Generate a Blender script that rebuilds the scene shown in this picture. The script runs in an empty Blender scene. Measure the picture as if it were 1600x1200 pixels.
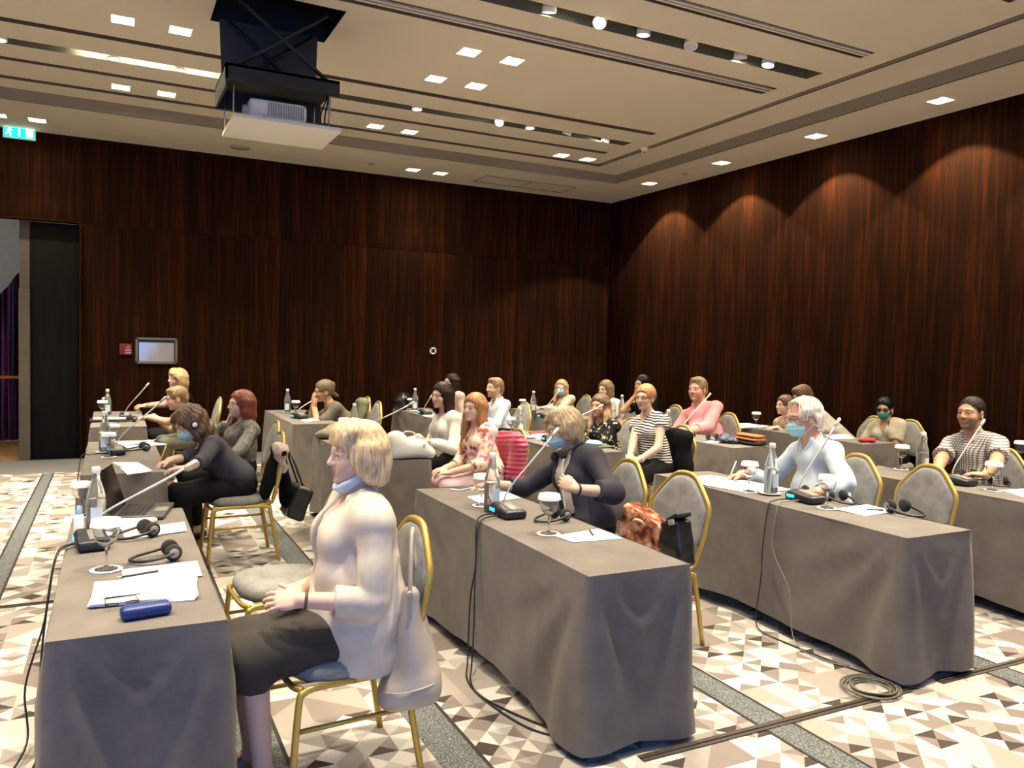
import bpy, bmesh, math, random
import numpy as np
from mathutils import Vector, Matrix

# ------------------------------------------------------------------ camera
CAM = np.array([0.0, 0.0, 1.65])
YAW, PITCH, ROLL, FPX = math.radians(26.78), math.radians(-2.73), math.radians(1.47), 1236.4
def cam_axes():
    f = np.array([math.sin(YAW)*math.cos(PITCH), math.cos(YAW)*math.cos(PITCH), math.sin(PITCH)])
    r0 = np.array([math.cos(YAW), -math.sin(YAW), 0.0]); u0 = np.cross(r0, f)
    r = math.cos(ROLL)*r0 + math.sin(ROLL)*u0; u = -math.sin(ROLL)*r0 + math.cos(ROLL)*u0
    return r, u, f
CR, CU, CF = cam_axes()
def ray(px, py): return CF + (px-800)/FPX*CR - (py-600)/FPX*CU
def at(px, py, z=0.752):                       # pixel on a horizontal surface at height z
    d = ray(px, py); return CAM + d*(z-CAM[2])/d[2]
def atx(px, py, x): d = ray(px, py); return CAM + d*x/d[0]
def aty(px, py, y): d = ray(px, py); return CAM + d*y/d[1]
scene = bpy.context.scene
cd = bpy.data.cameras.new('camera'); co = bpy.data.objects.new('camera', cd)
scene.collection.objects.link(co)
cd.sensor_fit = 'HORIZONTAL'; cd.sensor_width = 36.0; cd.lens = FPX/1600*36.0; cd.clip_start = 0.05
M4 = Matrix.Identity(4)
for i in range(3):
    M4[i][0], M4[i][1], M4[i][2], M4[i][3] = CR[i], CU[i], -CF[i], CAM[i]
co.matrix_world = M4
scene.camera = co
# ------------------------------------------------------------------ light and exposure
vs = scene.view_settings
vs.view_transform = 'Standard'; vs.look = 'None'; vs.gamma = 1.0; vs.use_curve_mapping = False
vs.exposure = 1.5
WARM = (1.0, 0.86, 0.64)
P_DOWN, P_WALL, P_TRACK, P_DAY = 75.0, 150.0, 125.0, 66.0
w = bpy.data.worlds.new('world'); scene.world = w; w.use_nodes = True
w.node_tree.nodes['Background'].inputs[0].default_value = (0.4, 0.5, 0.7, 1); w.node_tree.nodes['Background'].inputs[1].default_value = 0.05
scene.cycles.use_denoising = True
scene.cycles.max_bounces = 10; scene.cycles.diffuse_bounces = 4; scene.cycles.glossy_bounces = 3
scene.cycles.transmission_bounces = 8; scene.cycles.transparent_max_bounces = 8
scene.cycles.sample_clamp_indirect = 6.0; scene.cycles.caustics_reflective = False; scene.cycles.caustics_refractive = False
COL = scene.collection
RND = random.Random(7)

# ------------------------------------------------------------------ materials
MATS = {}
def hexl(r, g, b):
    f = lambda c: (c/255/12.92) if c/255 <= .04045 else ((c/255+.055)/1.055)**2.4
    return (f(r), f(g), f(b))
class NT:
    def __init__(s, name):
        s.m = bpy.data.materials.new(name); s.m.use_nodes = True; s.t = s.m.node_tree; s.n = s.t.nodes
        s.b = s.n['Principled BSDF']
    def node(s, typ, **kw):
        n = s.n.new(typ)
        for k, v in kw.items(): setattr(n, k, v)
        return n
    def val(s, sock, v):
        if hasattr(v, 'is_linked') or hasattr(v, 'default_value') and hasattr(v, 'node'): s.t.links.new(v, sock)
        else:
            if isinstance(v, (tuple, list)) and len(v) == 3 and sock.type == 'RGBA': v = (*v, 1)
            sock.default_value = v
    def math(s, op, a, b=None, c=None):
        n = s.node('ShaderNodeMath', operation=op)
        for i, v in enumerate((a, b, c)):
            if v is not None: s.val(n.inputs[i], v)
        return n.outputs[0]
    def coord(s, which='Object', scale=(1, 1, 1)):
        c = s.node('ShaderNodeTexCoord'); mp = s.node('ShaderNodeMapping')
        s.t.links.new(c.outputs[which], mp.inputs[0]); mp.inputs['Scale'].default_value = scale
        return mp.outputs[0]
    def noise(s, vec, scale, detail=3.0, rough=.5):
        n = s.node('ShaderNodeTexNoise'); s.t.links.new(vec, n.inputs['Vector'])
        n.inputs['Scale'].default_value = scale; n.inputs['Detail'].default_value = detail; n.inputs['Roughness'].default_value = rough
        return n.outputs[0]
    def mix(s, fac, a, b):
        n = s.node('ShaderNodeMix', data_type='RGBA')
        s.val(n.inputs[0], fac); s.val(n.inputs[6], a); s.val(n.inputs[7], b)
        return n.outputs[2]
    def ramp(s, fac, stops, interp='LINEAR'):
        n = s.node('ShaderNodeValToRGB'); n.color_ramp.interpolation = interp
        e = n.color_ramp.elements
        while len(e) < len(stops): e.new(0.5)
        for q, (p, c) in zip(e, stops): q.position = p; q.color = (*c, 1) if len(c) == 3 else c
        s.t.links.new(fac, n.inputs[0]); return n.outputs[0]
    def bump(s, h, strength=.3, dist=.002):
        n = s.node('ShaderNodeBump'); n.inputs['Strength'].default_value = strength; n.inputs['Distance'].default_value = dist
        s.t.links.new(h, n.inputs['Height']); s.t.links.new(n.outputs[0], s.b.inputs['Normal'])
    def set(s, **kw):
        names = dict(col='Base Color', rough='Roughness', metal='Metallic', trans='Transmission Weight', ior='IOR', spec='Specular IOR Level',
                     sheen='Sheen Weight', emit='Emission Color', es='Emission Strength', alpha='Alpha', sss='Subsurface Weight', coat='Coat Weight')
        for k, v in kw.items(): s.val(s.b.inputs[names[k]], v)
        return s
def mat(name, col=None, rough=.6, metal=0.0, var=0.0, vscale=8.0, stretch=(1, 1, 1), bump=0.0, bscale=120.0, bdist=.002, **kw):
    """plain procedural material: base colour with noise variation and fine relief"""
    if name in MATS: return MATS[name]
    t = NT(name); t.set(rough=rough, metal=metal, **kw)
    if var > 0:
        v = t.coord('Object', stretch); n = t.noise(v, vscale, 4)
        f = t.ramp(n, [(.3, (0, 0, 0)), (.7, (1, 1, 1))])
        t.set(col=t.mix(f, tuple(c*(1-var) for c in col), tuple(min(1, c*(1+var)) for c in col)))
    else: t.set(col=col)
    if bump > 0: t.bump(t.noise(t.coord('Object', stretch), bscale, 3), bump, bdist)
    MATS[name] = t.m; return t.m
def emit(name, col, strength):
    if name in MATS: return MATS[name]
    t = NT(name); t.set(col=(.02, .02, .02), emit=col, es=strength); MATS[name] = t.m; return t.m

# ------------------------------------------------------------------ objects
def link(o, parent=None):
    COL.objects.link(o)
    if parent is not None: o.parent = parent
    return o
def tag(o, label=None, cat=None, group=None, kind=None):
    if label: o['label'] = label
    if cat: o['category'] = cat
    if group: o['group'] = group
    if kind: o['kind'] = kind
    return o
def thing(name, label, cat, loc=(0, 0, 0), rz=0.0, group=None):
    o = bpy.data.objects.new(name, None); o.empty_display_size = .05; link(o)
    o.location = tuple(float(c) for c in loc); o.rotation_euler = (0, 0, rz)
    return tag(o, label, cat, group)
def mesh_obj(name, me, material, parent=None):
    o = bpy.data.objects.new(name, me)
    if material is not None:
        for m in (material if isinstance(material, (list, tuple)) else [material]): me.materials.append(m)
    return link(o, parent)
def raw(name, verts, faces, material, parent=None, smooth=False):
    me = bpy.data.meshes.new(name); me.from_pydata([tuple(map(float, v)) for v in verts], [], faces)
    if smooth: me.polygons.foreach_set('use_smooth', [True]*len(me.polygons))
    me.update(); return mesh_obj(name, me, material, parent)
class MB:
    """collects boxes, tubes and lathes into ONE mesh"""
    def __init__(s): s.v = []; s.f = []; s.s = []
    def add(s, v, f, smooth=False):
        n = len(s.v); s.v += [tuple(map(float, q)) for q in v]; s.f += [tuple(i+n for i in q) for q in f]; s.s += [smooth]*len(f); return s
    def box(s, c, d, R=None, bev=0.0):
        hx, hy, hz = d[0]/2, d[1]/2, d[2]/2
        if bev <= 0:
            v = [(x, y, z) for x in (-hx, hx) for y in (-hy, hy) for z in (-hz, hz)]
            f = [(0, 1, 3, 2), (4, 6, 7, 5), (0, 4, 5, 1), (2, 3, 7, 6), (0, 2, 6, 4), (1, 5, 7, 3)]
        else:
            bm = bmesh.new(); bmesh.ops.create_cube(bm, size=1.0)
            for q in bm.verts: q.co = Vector((q.co.x*d[0], q.co.y*d[1], q.co.z*d[2]))
            bmesh.ops.bevel(bm, geom=list(bm.edges), offset=min(bev, .49*min(d)), segments=2, affect='EDGES', profile=.5)
            bm.verts.index_update(); v = [tuple(q.co) for q in bm.verts]; f = [tuple(q.index for q in p.verts) for p in bm.faces]; bm.free()
        V = np.array(v)
        if R is not None: V = V@np.array(R).T
        return s.add(V+np.array(c), f, bev > 0)
    def tube(s, pts, r, n=8, closed=False, cap=True):
        P = np.array(pts, float); m = len(P)
        rr = np.full(m, r) if np.isscalar(r) else np.array(r)
        T = np.zeros_like(P)
        if closed: T = np.roll(P, -1, 0)-np.roll(P, 1, 0)
        else: T[1:-1] = P[2:]-P[:-2]; T[0] = P[1]-P[0]; T[-1] = P[-1]-P[-2]
        T /= np.linalg.norm(T, axis=1)[:, None]+1e-12
        a = np.array([0, 0, 1.0]) if abs(T[0][2]) < .9 else np.array([1.0, 0, 0])
        N = np.cross(T[0], a); N /= np.linalg.norm(N); V = []
        for i in range(m):
            N = N-T[i]*(N@T[i]); N /= np.linalg.norm(N)+1e-12; B = np.cross(T[i], N)
            for k in range(n):
                t = 2*math.pi*k/n; V.append(P[i]+rr[i]*(math.cos(t)*N+math.sin(t)*B))
        F = []
        for i in range(m if closed else m-1):
            j = (i+1) % m
            for k in range(n): F.append((i*n+k, i*n+(k+1) % n, j*n+(k+1) % n, j*n+k))
        if cap and not closed: F += [tuple(range(n-1, -1, -1)), tuple((m-1)*n+k for k in range(n))]
        return s.add(V, F, True)
    def lathe(s, prof, n=20, c=(0, 0, 0), R=None, sy=1.0):
        V = []; F = []
        for (r, z) in prof:
            for k in range(n):
                t = 2*math.pi*k/n; V.append((r*math.cos(t), r*math.sin(t)*sy, z))
        for i in range(len(prof)-1):
            for k in range(n): F.append((i*n+k, i*n+(k+1) % n, (i+1)*n+(k+1) % n, (i+1)*n+k))
        V = np.array(V)
        if R is not None: V = V@np.array(R).T
        return s.add(V+np.array(c), F, True)
    def quad(s, a, b, c, d): return s.add([a, b, c, d], [(0, 1, 2, 3)])
    def build(s, name, material, parent=None, loc=None):
        me = bpy.data.meshes.new(name); me.from_pydata(s.v, [], s.f); me.polygons.foreach_set('use_smooth', s.s); me.update()
        o = mesh_obj(name, me, material, parent)
        if loc is not None: o.location = tuple(map(float, loc))
        return o
def copy_tree(o, parent=None):
    c = o.copy(); COL.objects.link(c); c.parent = parent
    for ch in o.children: copy_tree(ch, c)
    return c
def rotz(a): return np.array([[math.cos(a), -math.sin(a), 0], [math.sin(a), math.cos(a), 0], [0, 0, 1.0]])
def roty(a): return np.array([[math.cos(a), 0, math.sin(a)], [0, 1, 0], [-math.sin(a), 0, math.cos(a)]])
def rotx(a): return np.array([[1, 0, 0], [0, math.cos(a), -math.sin(a)], [0, math.sin(a), math.cos(a)]])
def unit(v): v = np.array(v, float); return v/(np.linalg.norm(v)+1e-12)
def bez(p0, p1, p2, p3, n=14):
    t = np.linspace(0, 1, n)[:, None]; p0, p1, p2, p3 = map(lambda q: np.array(q, float), (p0, p1, p2, p3))
    return (1-t)**3*p0+3*(1-t)**2*t*p1+3*(1-t)*t*t*p2+t**3*p3
def spline(pts, n=8):
    P = np.array(pts, float); out = []
    for i in range(len(P)-1):
        a = P[max(i-1, 0)]; b = P[i]; c = P[i+1]; d = P[min(i+2, len(P)-1)]
        for t in np.linspace(0, 1, n, endpoint=False):
            out.append(.5*((2*b)+(-a+c)*t+(2*a-5*b+4*c-d)*t*t+(-a+3*b-3*c+d)*t**3))
    out.append(P[-1]); return np.array(out)
# ================================================================== the room
X0, X1, Y0, Y1 = -5.0, 7.95, -3.2, 12.0
ZS, ZC = 4.25, 4.38                         # soffit and raised ceiling
# -- materials
def wood_mat():
    t = NT('dark_wenge_veneer'); v = t.coord('Object', (9, 9, .35)); n = t.noise(v, 3.0, 6, .65)
    v2 = t.coord('Object', (1.3, 1.3, .1)); n2 = t.noise(v2, 2.0, 2)
    f = t.math('ADD', t.math('MULTIPLY', n, .65), t.math('MULTIPLY', n2, .35))
    t.set(col=t.ramp(f, [(.3, (.008, .0045, .0030)), (.5, (.021, .0085, .0045)), (.7, (.070, .0165, .0045))]), rough=.6, spec=.0)
    t.bump(n, .15, .001); return t.m
WOOD = wood_mat()
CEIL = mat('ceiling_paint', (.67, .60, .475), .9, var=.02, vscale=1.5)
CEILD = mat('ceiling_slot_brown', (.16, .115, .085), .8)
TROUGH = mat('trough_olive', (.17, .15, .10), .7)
WHITE = mat('white_enamel', (.85, .83, .78), .5)
BLACKM = mat('black_metal', (.012, .012, .013), .45)
PLASTER = mat('beige_plaster', (.35, .31, .25), .9, var=.05)
# -- carpet: printed triangles
def carpet_mat():
    t = NT('triangle_carpet'); v = t.coord('Object')
    def tris(size, seed, four=False):
        sp = t.node('ShaderNodeSeparateXYZ'); sc = t.node('ShaderNodeVectorMath', operation='SCALE'); sc.inputs[3].default_value = 1/size
        t.t.links.new(v, sc.inputs[0]); t.t.links.new(sc.outputs[0], sp.inputs[0])
        x, y = sp.outputs[0], sp.outputs[1]
        ix, iy = t.math('FLOOR', x), t.math('FLOOR', y); fx, fy = t.math('FRACT', x), t.math('FRACT', y)
        par = t.math('FRACT', t.math('MULTIPLY', t.math('ADD', t.math('ADD', ix, iy), 200.0), .5))     # 0 or .5
        odd = t.math('GREATER_THAN', par, .25)
        d1 = t.math('GREATER_THAN', fx, fy); d2 = t.math('GREATER_THAN', t.math('ADD', fx, fy), 1.0)
        tri = t.math('ADD', t.math('MULTIPLY', d1, odd), t.math('MULTIPLY', d2, t.math('SUBTRACT', 1.0, odd)))
        if four:                                                  # square cut by both diagonals
            gx, gy = t.math('SUBTRACT', fx, .5), t.math('SUBTRACT', fy, .5); hz = t.math('GREATER_THAN', t.math('ABSOLUTE', gx), t.math('ABSOLUTE', gy))
            tri = t.math('ADD', t.math('ADD', t.math('MULTIPLY', hz, 2.0), t.math('MULTIPLY', hz, t.math('GREATER_THAN', gx, 0.0))), t.math('MULTIPLY', t.math('SUBTRACT', 1.0, hz), t.math('GREATER_THAN', gy, 0.0)))
        cb = t.node('ShaderNodeCombineXYZ'); t.val(cb.inputs[0], ix); t.val(cb.inputs[1], iy); t.val(cb.inputs[2], t.math('ADD', tri, seed))
        wn = t.node('ShaderNodeTexWhiteNoise', noise_dimensions='3D'); t.t.links.new(cb.outputs[0], wn.inputs[0])
        cb2 = t.node('ShaderNodeCombineXYZ'); t.val(cb2.inputs[0], ix); t.val(cb2.inputs[1], iy); t.val(cb2.inputs[2], seed+9.0)
        wn2 = t.node('ShaderNodeTexWhiteNoise', noise_dimensions='3D'); t.t.links.new(cb2.outputs[0], wn2.inputs[0])
        if four: return t.math('ADD', t.math('MULTIPLY', wn.outputs[0], t.math('SUBTRACT', 1.0, t.math('MULTIPLY', hz, .13))), t.math('MULTIPLY', hz, .13)), wn2.outputs[0]
        return wn.outputs[0], wn2.outputs[0]
    pal = [(0, (.05, .036, .034)), (.12, (.22, .185, .165)), (.34, (.34, .305, .27)), (.58, (.51, .47, .415)), (.79, (.66, .62, .56))]
    a, _ = tris(.13, 1.0, True); b, sel = tris(.26, 4.0)
    ca = t.ramp(a, pal, 'CONSTANT'); cb = t.ramp(b, [(0, (.25, .21, .185)), (.3, (.36, .32, .28)), (.6, (.54, .50, .44)), (.82, (.66, .62, .55))], 'CONSTANT')
    c = t.mix(t.math('GREATER_THAN', sel, .66), ca, cb)
    n = t.noise(t.coord('Object'), 240, 2); c = t.mix(t.math('MULTIPLY', n, .22), c, (.25, .21, .17))
    t.set(col=c, rough=.95, spec=.1); t.bump(n, .5, .003); return t.m
CARPET = carpet_mat()
def speck():
    t = NT('grey_speckled_carpet'); n = t.noise(t.coord('Object'), 110, 3, .8)
    t.set(col=t.ramp(n, [(.36, (.055, .06, .062)), (.5, (.12, .128, .125)), (.62, (.27, .28, .265))]), rough=.95, spec=.1); t.bump(n, .5, .003); return t.m
SPECK = speck()
LINE = mat('dark_carpet_line', (.03, .024, .02), .95)
floor = MB().box(((X0+X1)/2, (Y0+10.85)/2, -.05), (X1-X0, 10.85-Y0, .1)).build('floor', CARPET); tag(floor, kind='structure')
MB().box(((X0+X1)/2, (10.85+Y1)/2, -.0495), (X1-X0, Y1-10.85, .1)).build('carpet_border', mat('grey_border_carpet', (.15, .15, .145), .95, var=.15, vscale=60), floor)
for (a, b, la, lb) in [(-2.6, -2.42, 1, 1), (-.74, -.63, 1, 1), (.42, .615, 0, 1), (1.15, 1.325, 0, 1), (2.555, 2.715, 1, 1), (4.10, 4.27, 1, 1), (5.5, 5.68, 1, 1), (6.95, 7.13, 1, 1)]:
    MB().box(((a+b)/2, 3.8, .0005), (b-a, 14.0, .002)).build('carpet_stripe', SPECK, floor)
    for q, on in ((a, la), (b, lb)):
        if on: MB().box((q, 3.8, .001), (.016, 14.0, .0022)).build('carpet_line', LINE, floor)
# -- walls of veneer panels
def panel_wall(name, axis, pos, a0, a1, z0, z1, cuts, zcuts, thick=.03, skip=None, face=-1):
    back = MB()
    bx = ((a0+a1)/2, pos-face*.07, (z0+z1)/2) if axis == 'x' else (pos-face*.07, (a0+a1)/2, (z0+z1)/2)
    bd = (a1-a0, .08, z1-z0) if axis == 'x' else (.08, a1-a0, z1-z0)
    if skip is None: back.box(bx, bd)
    else:
        s0, s1, sz = skip
        for (u0, u1, w0, w1) in ((a0, s0, z0, z1), (s1, a1, z0, z1), (s0, s1, sz, z1)):
            if u1-u0 > .01: back.box((((u0+u1)/2, pos-face*.07, (w0+w1)/2) if axis == 'x' else (pos-face*.07, (u0+u1)/2, (w0+w1)/2)), ((u1-u0, .08, w1-w0) if axis == 'x' else (.08, u1-u0, w1-w0)))
    wl = back.build(name, BLACKM); tag(wl, kind='structure')
    cs = [a0]+list(cuts)+[a1]; zz = [z0]+list(zcuts)+[z1]
    for i in range(len(cs)-1):
        for j in range(len(zz)-1):
            u0, u1, w0, w1 = cs[i]+.003, cs[i+1]-.003, zz[j]+.003, zz[j+1]-.003
            if skip and u0 >= skip[0]-.01 and u1 <= skip[1]+.01 and w1 <= skip[2]+.01: continue
            c = ((u0+u1)/2, pos-face*.015, (w0+w1)/2) if axis == 'x' else (pos-face*.015, (u0+u1)/2, (w0+w1)/2)
            d = (u1-u0, thick, w1-w0) if axis == 'x' else (thick, u1-u0, w1-w0)
            MB().box((0, 0, 0), d, bev=.002).build('panel', WOOD, wl, c)
    return wl
panel_wall('wall_back', 'x', Y1, X0, X1, 0, ZS, [-2.6, -1.4, -.4, .9, 2.2, 3.5, 4.8, 6.1, 7.2], [3.12], skip=(-2.6, -.4, 3.12))
panel_wall('wall_right', 'y', X1, Y0, Y1, 0, ZS, [-1.9, -.6, .7, 2.0, 3.3, 4.7, 6.1, 7.5, 8.9, 10.4], [])
panel_wall('wall_left', 'y', X0, Y0, Y1, 0, ZS, [-2, -.6, .8, 2.2, 3.6, 5, 6.4, 7.8, 9.2, 10.6], [], face=1)
# recess with a sliding partition panel and the opening into the next room
tag(MB().box((-.685, Y1+.10, 1.555), (.57, .05, 3.11), bev=.003).build('door_1', mat('partition_laminate', (.010, .009, .0075), .8, spec=.05, var=.2, vscale=5, stretch=(6, 6, .4))), kind='structure')
tag(MB().box((-1.03, Y1+.06, 1.12), (.125, .10, 2.24)).box((-1.03, Y1+.10, 2.68), (.115, .04, .87)).build('trim_1', mat('jamb_taupe', (.10, .08, .055), .7, var=.1)), kind='structure')
tag(MB().box((-1.5, Y1+.03, 3.13), (2.2, .16, .02)).box((-.39, Y1+.03, 1.56), (.02, .16, 3.12)).box((-2.61, Y1+.03, 1.56), (.02, .16, 3.12)).build('trim_2', WOOD), kind='structure')
FOY = mat('foyer_oak', (.42, .24, .11), .35, var=.2, vscale=4, stretch=(.4, 6, 6))
tag(MB().box((-2.2, 15, -.052), (3.6, 5.8, .1)).build('floor_foyer', FOY), kind='structure')
tag(MB().box((-2.2, 17.9, 2), (3.6, .1, 4.2)).box((-4.0, 15, 2), (.1, 5.8, 4.2)).box((-.42, 15.1, 2), (.05, 5.6, 4.2)).build('wall_foyer', mat('foyer_grey', (.32, .33, .33), .9, var=.05)), kind='structure')
tag(MB().box((-2.2, 15, 4.1), (3.6, 5.8, .1)).build('ceiling_foyer', CEIL), kind='structure')
L = bpy.data.lights.new('foyer_fill', 'POINT'); L.energy = 22; L.color = (1, .9, .8); L.shadow_soft_size = .2; lo = link(bpy.data.objects.new('foyer_fill', L)); lo.location = (-2.4, 15.2, 3.6)  # added unseen point lamp, brightens the next room
# curtain in the next room
cur = []; cf = []
for i in range(41):
    x = -2.15+.95*i/40; dy = .06*math.sin(i*1.1)+.02*math.sin(i*2.7)
    cur += [(x, 14.2+dy, .02), (x+.03, 14.2+dy*.6, 2.45+.25*math.cos(i/40*6))]
cf = [(2*i, 2*i+2, 2*i+3, 2*i+1) for i in range(40)]
t = NT('magenta_satin'); t.set(col=t.ramp(t.noise(t.coord('Object', (8, 8, .2)), 2, 2), [(.5, (.012, .005, .012)), (.75, (.4, .08, .34))]), rough=.35)
tag(raw('curtain', cur, cf, t.m, None, True), 'magenta satin curtain seen through the opening at far left', 'curtain')
bar = thing('barrier_rail', 'orange rail in front of the magenta curtain in the next room', 'rail', (-1.55, 13.4, 0))
OR = mat('orange_paint', (.85, .28, .03), .5)
MB().tube([(-.5, 0, 1.02), (.43, 0, 1.02)], .02).build('rail', OR, bar); MB().tube([(-.45, 0, 0), (-.45, 0, 1.02)], .02).build('post', OR, bar); MB().tube([(.40, 0, 0), (.40, 0, 1.02)], .02).build('post', OR, bar)
# wall behind the camera with tall daylight windows
tag(MB().box(((X0+X1)/2, Y0-.05, .4), (X1-X0, .1, .8)).box(((X0+X1)/2, Y0-.05, 3.8), (X1-X0, .1, 1.3)).box((-4.2, Y0-.05, 1.95), (1.6, .1, 2.4)).box((1.5, Y0-.05, 1.95), (.6, .1, 2.4)).box((6.9, Y0-.05, 1.95), (2.1, .1, 2.4)).build('wall_front', WOOD), kind='structure')
for n, (a, b) in enumerate(((-3.4, 1.2), (1.8, 5.85))):
    fr = MB()
    for k in range(4):
        x = a+(b-a)*k/3; fr.box((x, Y0-.02, 1.95), (.06, .06, 2.4))
    fr.box(((a+b)/2, Y0-.02, .78), (b-a, .06, .05)).box(((a+b)/2, Y0-.02, 3.12), (b-a, .06, .05))
    wdw = fr.build('window_%d' % (n+1), WHITE); tag(wdw, kind='structure')
    MB().box(((a+b)/2, Y0-.04, 1.95), (b-a, .01, 2.35)).build('pane', mat('window_glass', (.9, .95, 1), .05, trans=1.0, ior=1.1), wdw)
    L = bpy.data.lights.new('daylight', 'AREA'); L.shape = 'RECTANGLE'; L.size = b-a; L.size_y = 2.3; L.energy = P_DAY*(1.0, .12)[n]; L.color = (.14, .37, 1.0)
    lo = link(bpy.data.objects.new('daylight', L)); lo.location = ((a+b)/2, Y0+.03, 1.95); lo.rotation_euler = (math.radians(90), 0, 0)

# -- ceiling with real slots, troughs and lamp recesses
SQ = .18
sq_up = [(x, y) for y in (7.78, 9.85) for x in (.07, .53)]+[(2.95, 9.86), (3.41, 9.88), (2.96, 6.93), (3.41, 6.93), (2.96, 7.79), (3.41, 7.78), (5.69, 9.9), (6.13, 9.9)]
sq_near = [(2.96, 4.2), (3.41, 4.2), (.07, 4.2), (.53, 4.2), (5.69, 3.3), (6.13, 3.3)]+[(x, y) for y in (9.85, 7.8, 6.9, 4.2, 3.3) for x in (-2.8, -2.35)]  # out of view; stage-side pairs at negative x added to brighten the faces
sq_right = [(7.49, y) for y in (10.25, 8.6, 6.96, 5.36, 3.75, 2.1, .5)]
sq_back = [(-1.24, 11.36), (-.83, 11.36), (4.0, 11.4), (4.44, 11.4)]
slots = [(-4.3, 6.12, 8.25, 8.36), (-4.3, 6.15, 9.40, 9.50), (-4.3, 6.52, 10.07, 10.18), (6.42, 6.52, -2.0, 10.07), (-4.3, 6.12, 6.22, 6.44), (-4.3, 6.14, 5.06, 5.22), (-4.3, 6.14, 3.7, 3.86), (-4.3, 6.12, 1.5, 1.7)]
troughs = [(-4.0, 6.16, 5.67, 5.87), (-4.0, 6.12, 8.80, 8.98), (-4.0, 6.16, 2.6, 2.8)]
lift_hole = (.74, 1.72, 6.62, 7.40)
IX0, IX1, IY0, IY1 = X0+.9, 7.06, Y0+.9, 10.54
def holed(xa, xb, ya, yb, z, holes, mb):
    xs = sorted({xa, xb, *[h[0] for h in holes], *[h[1] for h in holes]}); ys = sorted({ya, yb, *[h[2] for h in holes], *[h[3] for h in holes]})
    xs = [q for q in xs if xa <= q <= xb]; ys = [q for q in ys if ya <= q <= yb]
    for j in range(len(ys)-1):
        run = None; cy = (ys[j]+ys[j+1])/2
        for i in range(len(xs)-1):
            cx = (xs[i]+xs[i+1])/2; hit = any(h[0] < cx < h[1] and h[2] < cy < h[3] for h in holes)
            if not hit and run is None: run = xs[i]
            if (hit or i == len(xs)-2) and run is not None:
                e = xs[i] if hit else xs[i+1]
                mb.quad((run, ys[j], z), (run, ys[j+1], z), (e, ys[j+1], z), (e, ys[j], z)); run = None
sqh = lambda L: [(x-SQ/2, x+SQ/2, y-SQ/2, y+SQ/2) for x, y in L]
cm = MB()
holed(IX0, IX1, IY0, IY1, ZC, slots+troughs+[lift_hole]+sqh(sq_up+sq_near), cm)
for (a, b, c, d) in ((X0, IX0, Y0, Y1), (IX1, X1, Y0, Y1), (IX0, IX1, Y0, IY0), (IX0, IX1, IY1, Y1)): holed(a, b, c, d, ZS, sqh(sq_right+sq_back), cm)
ceiling = cm.build('ceiling', CEIL); tag(ceiling, kind='structure')
MB().box((X1+.06, Y1+.06, 2.1), (.12, .12, 4.4)).build('corner_post', BLACKM, ceiling); MB().quad((X0-.1, Y0-.1, 5.2), (X1+.1, Y0-.1, 5.2), (X1+.1, Y1+.1, 5.2), (X0-.1, Y1+.1, 5.2)).build('roof_slab', PLASTER, ceiling)
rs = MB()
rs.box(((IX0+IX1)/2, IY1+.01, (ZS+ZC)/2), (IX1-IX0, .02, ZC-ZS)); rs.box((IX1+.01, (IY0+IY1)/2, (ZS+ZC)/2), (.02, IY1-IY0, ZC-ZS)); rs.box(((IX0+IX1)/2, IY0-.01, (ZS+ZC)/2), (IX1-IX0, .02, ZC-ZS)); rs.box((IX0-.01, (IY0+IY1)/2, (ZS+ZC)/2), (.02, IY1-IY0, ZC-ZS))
rs.build('soffit_riser', mat('riser_shaded', (.30, .25, .19), .85), ceiling)  # dimmer light on the riser is painted in as a darker tone
def recess(name, h, z, depth, material):
    x0, x1, y0, y1 = h; m = MB(); zt = z+depth
    m.quad((x0, y0, zt), (x0, y1, zt), (x1, y1, zt), (x1, y0, zt))
    for a, b in (((x0, y0), (x1, y0)), ((x1, y0), (x1, y1)), ((x1, y1), (x0, y1)), ((x0, y1), (x0, y0))):
        m.quad((*a, z), (*b, z), (*b, zt), (*a, zt))
    return m.build(name, material, ceiling)
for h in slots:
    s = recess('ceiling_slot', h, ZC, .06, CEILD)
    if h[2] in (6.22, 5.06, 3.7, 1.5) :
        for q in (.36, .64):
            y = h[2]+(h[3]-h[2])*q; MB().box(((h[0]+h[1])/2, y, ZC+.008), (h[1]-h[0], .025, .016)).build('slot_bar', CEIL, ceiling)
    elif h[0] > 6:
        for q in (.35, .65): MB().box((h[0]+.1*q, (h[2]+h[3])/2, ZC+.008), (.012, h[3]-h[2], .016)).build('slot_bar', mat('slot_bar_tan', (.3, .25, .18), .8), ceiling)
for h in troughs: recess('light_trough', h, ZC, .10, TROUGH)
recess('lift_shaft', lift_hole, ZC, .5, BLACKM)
# access panel and round grilles on the soffit
for (x, y, r) in ((1.53, 11.4, .14), (3.35, 11.37, .045), (7.5, 9.4, .05)):
    MB().lathe([(0, -.004), (r, -.004), (r, .004)], 24, (x, y, ZS-.003)).build('grille', mat('grille_taupe', (.42, .36, .27), .8), ceiling)
ap = MB()
for (x0, y0, x1, y1) in ((5.1, 11.15, 6.7, 11.15), (5.1, 11.65, 6.7, 11.65), (5.1, 11.15, 5.1, 11.65), (5.9, 11.15, 5.9, 11.65), (6.7, 11.15, 6.7, 11.65)): ap.tube([(x0, y0, ZS-.001), (x1, y1, ZS-.001)], .006, 4)
ap.build('access_panel_joint', CEILD, ceiling)
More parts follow.
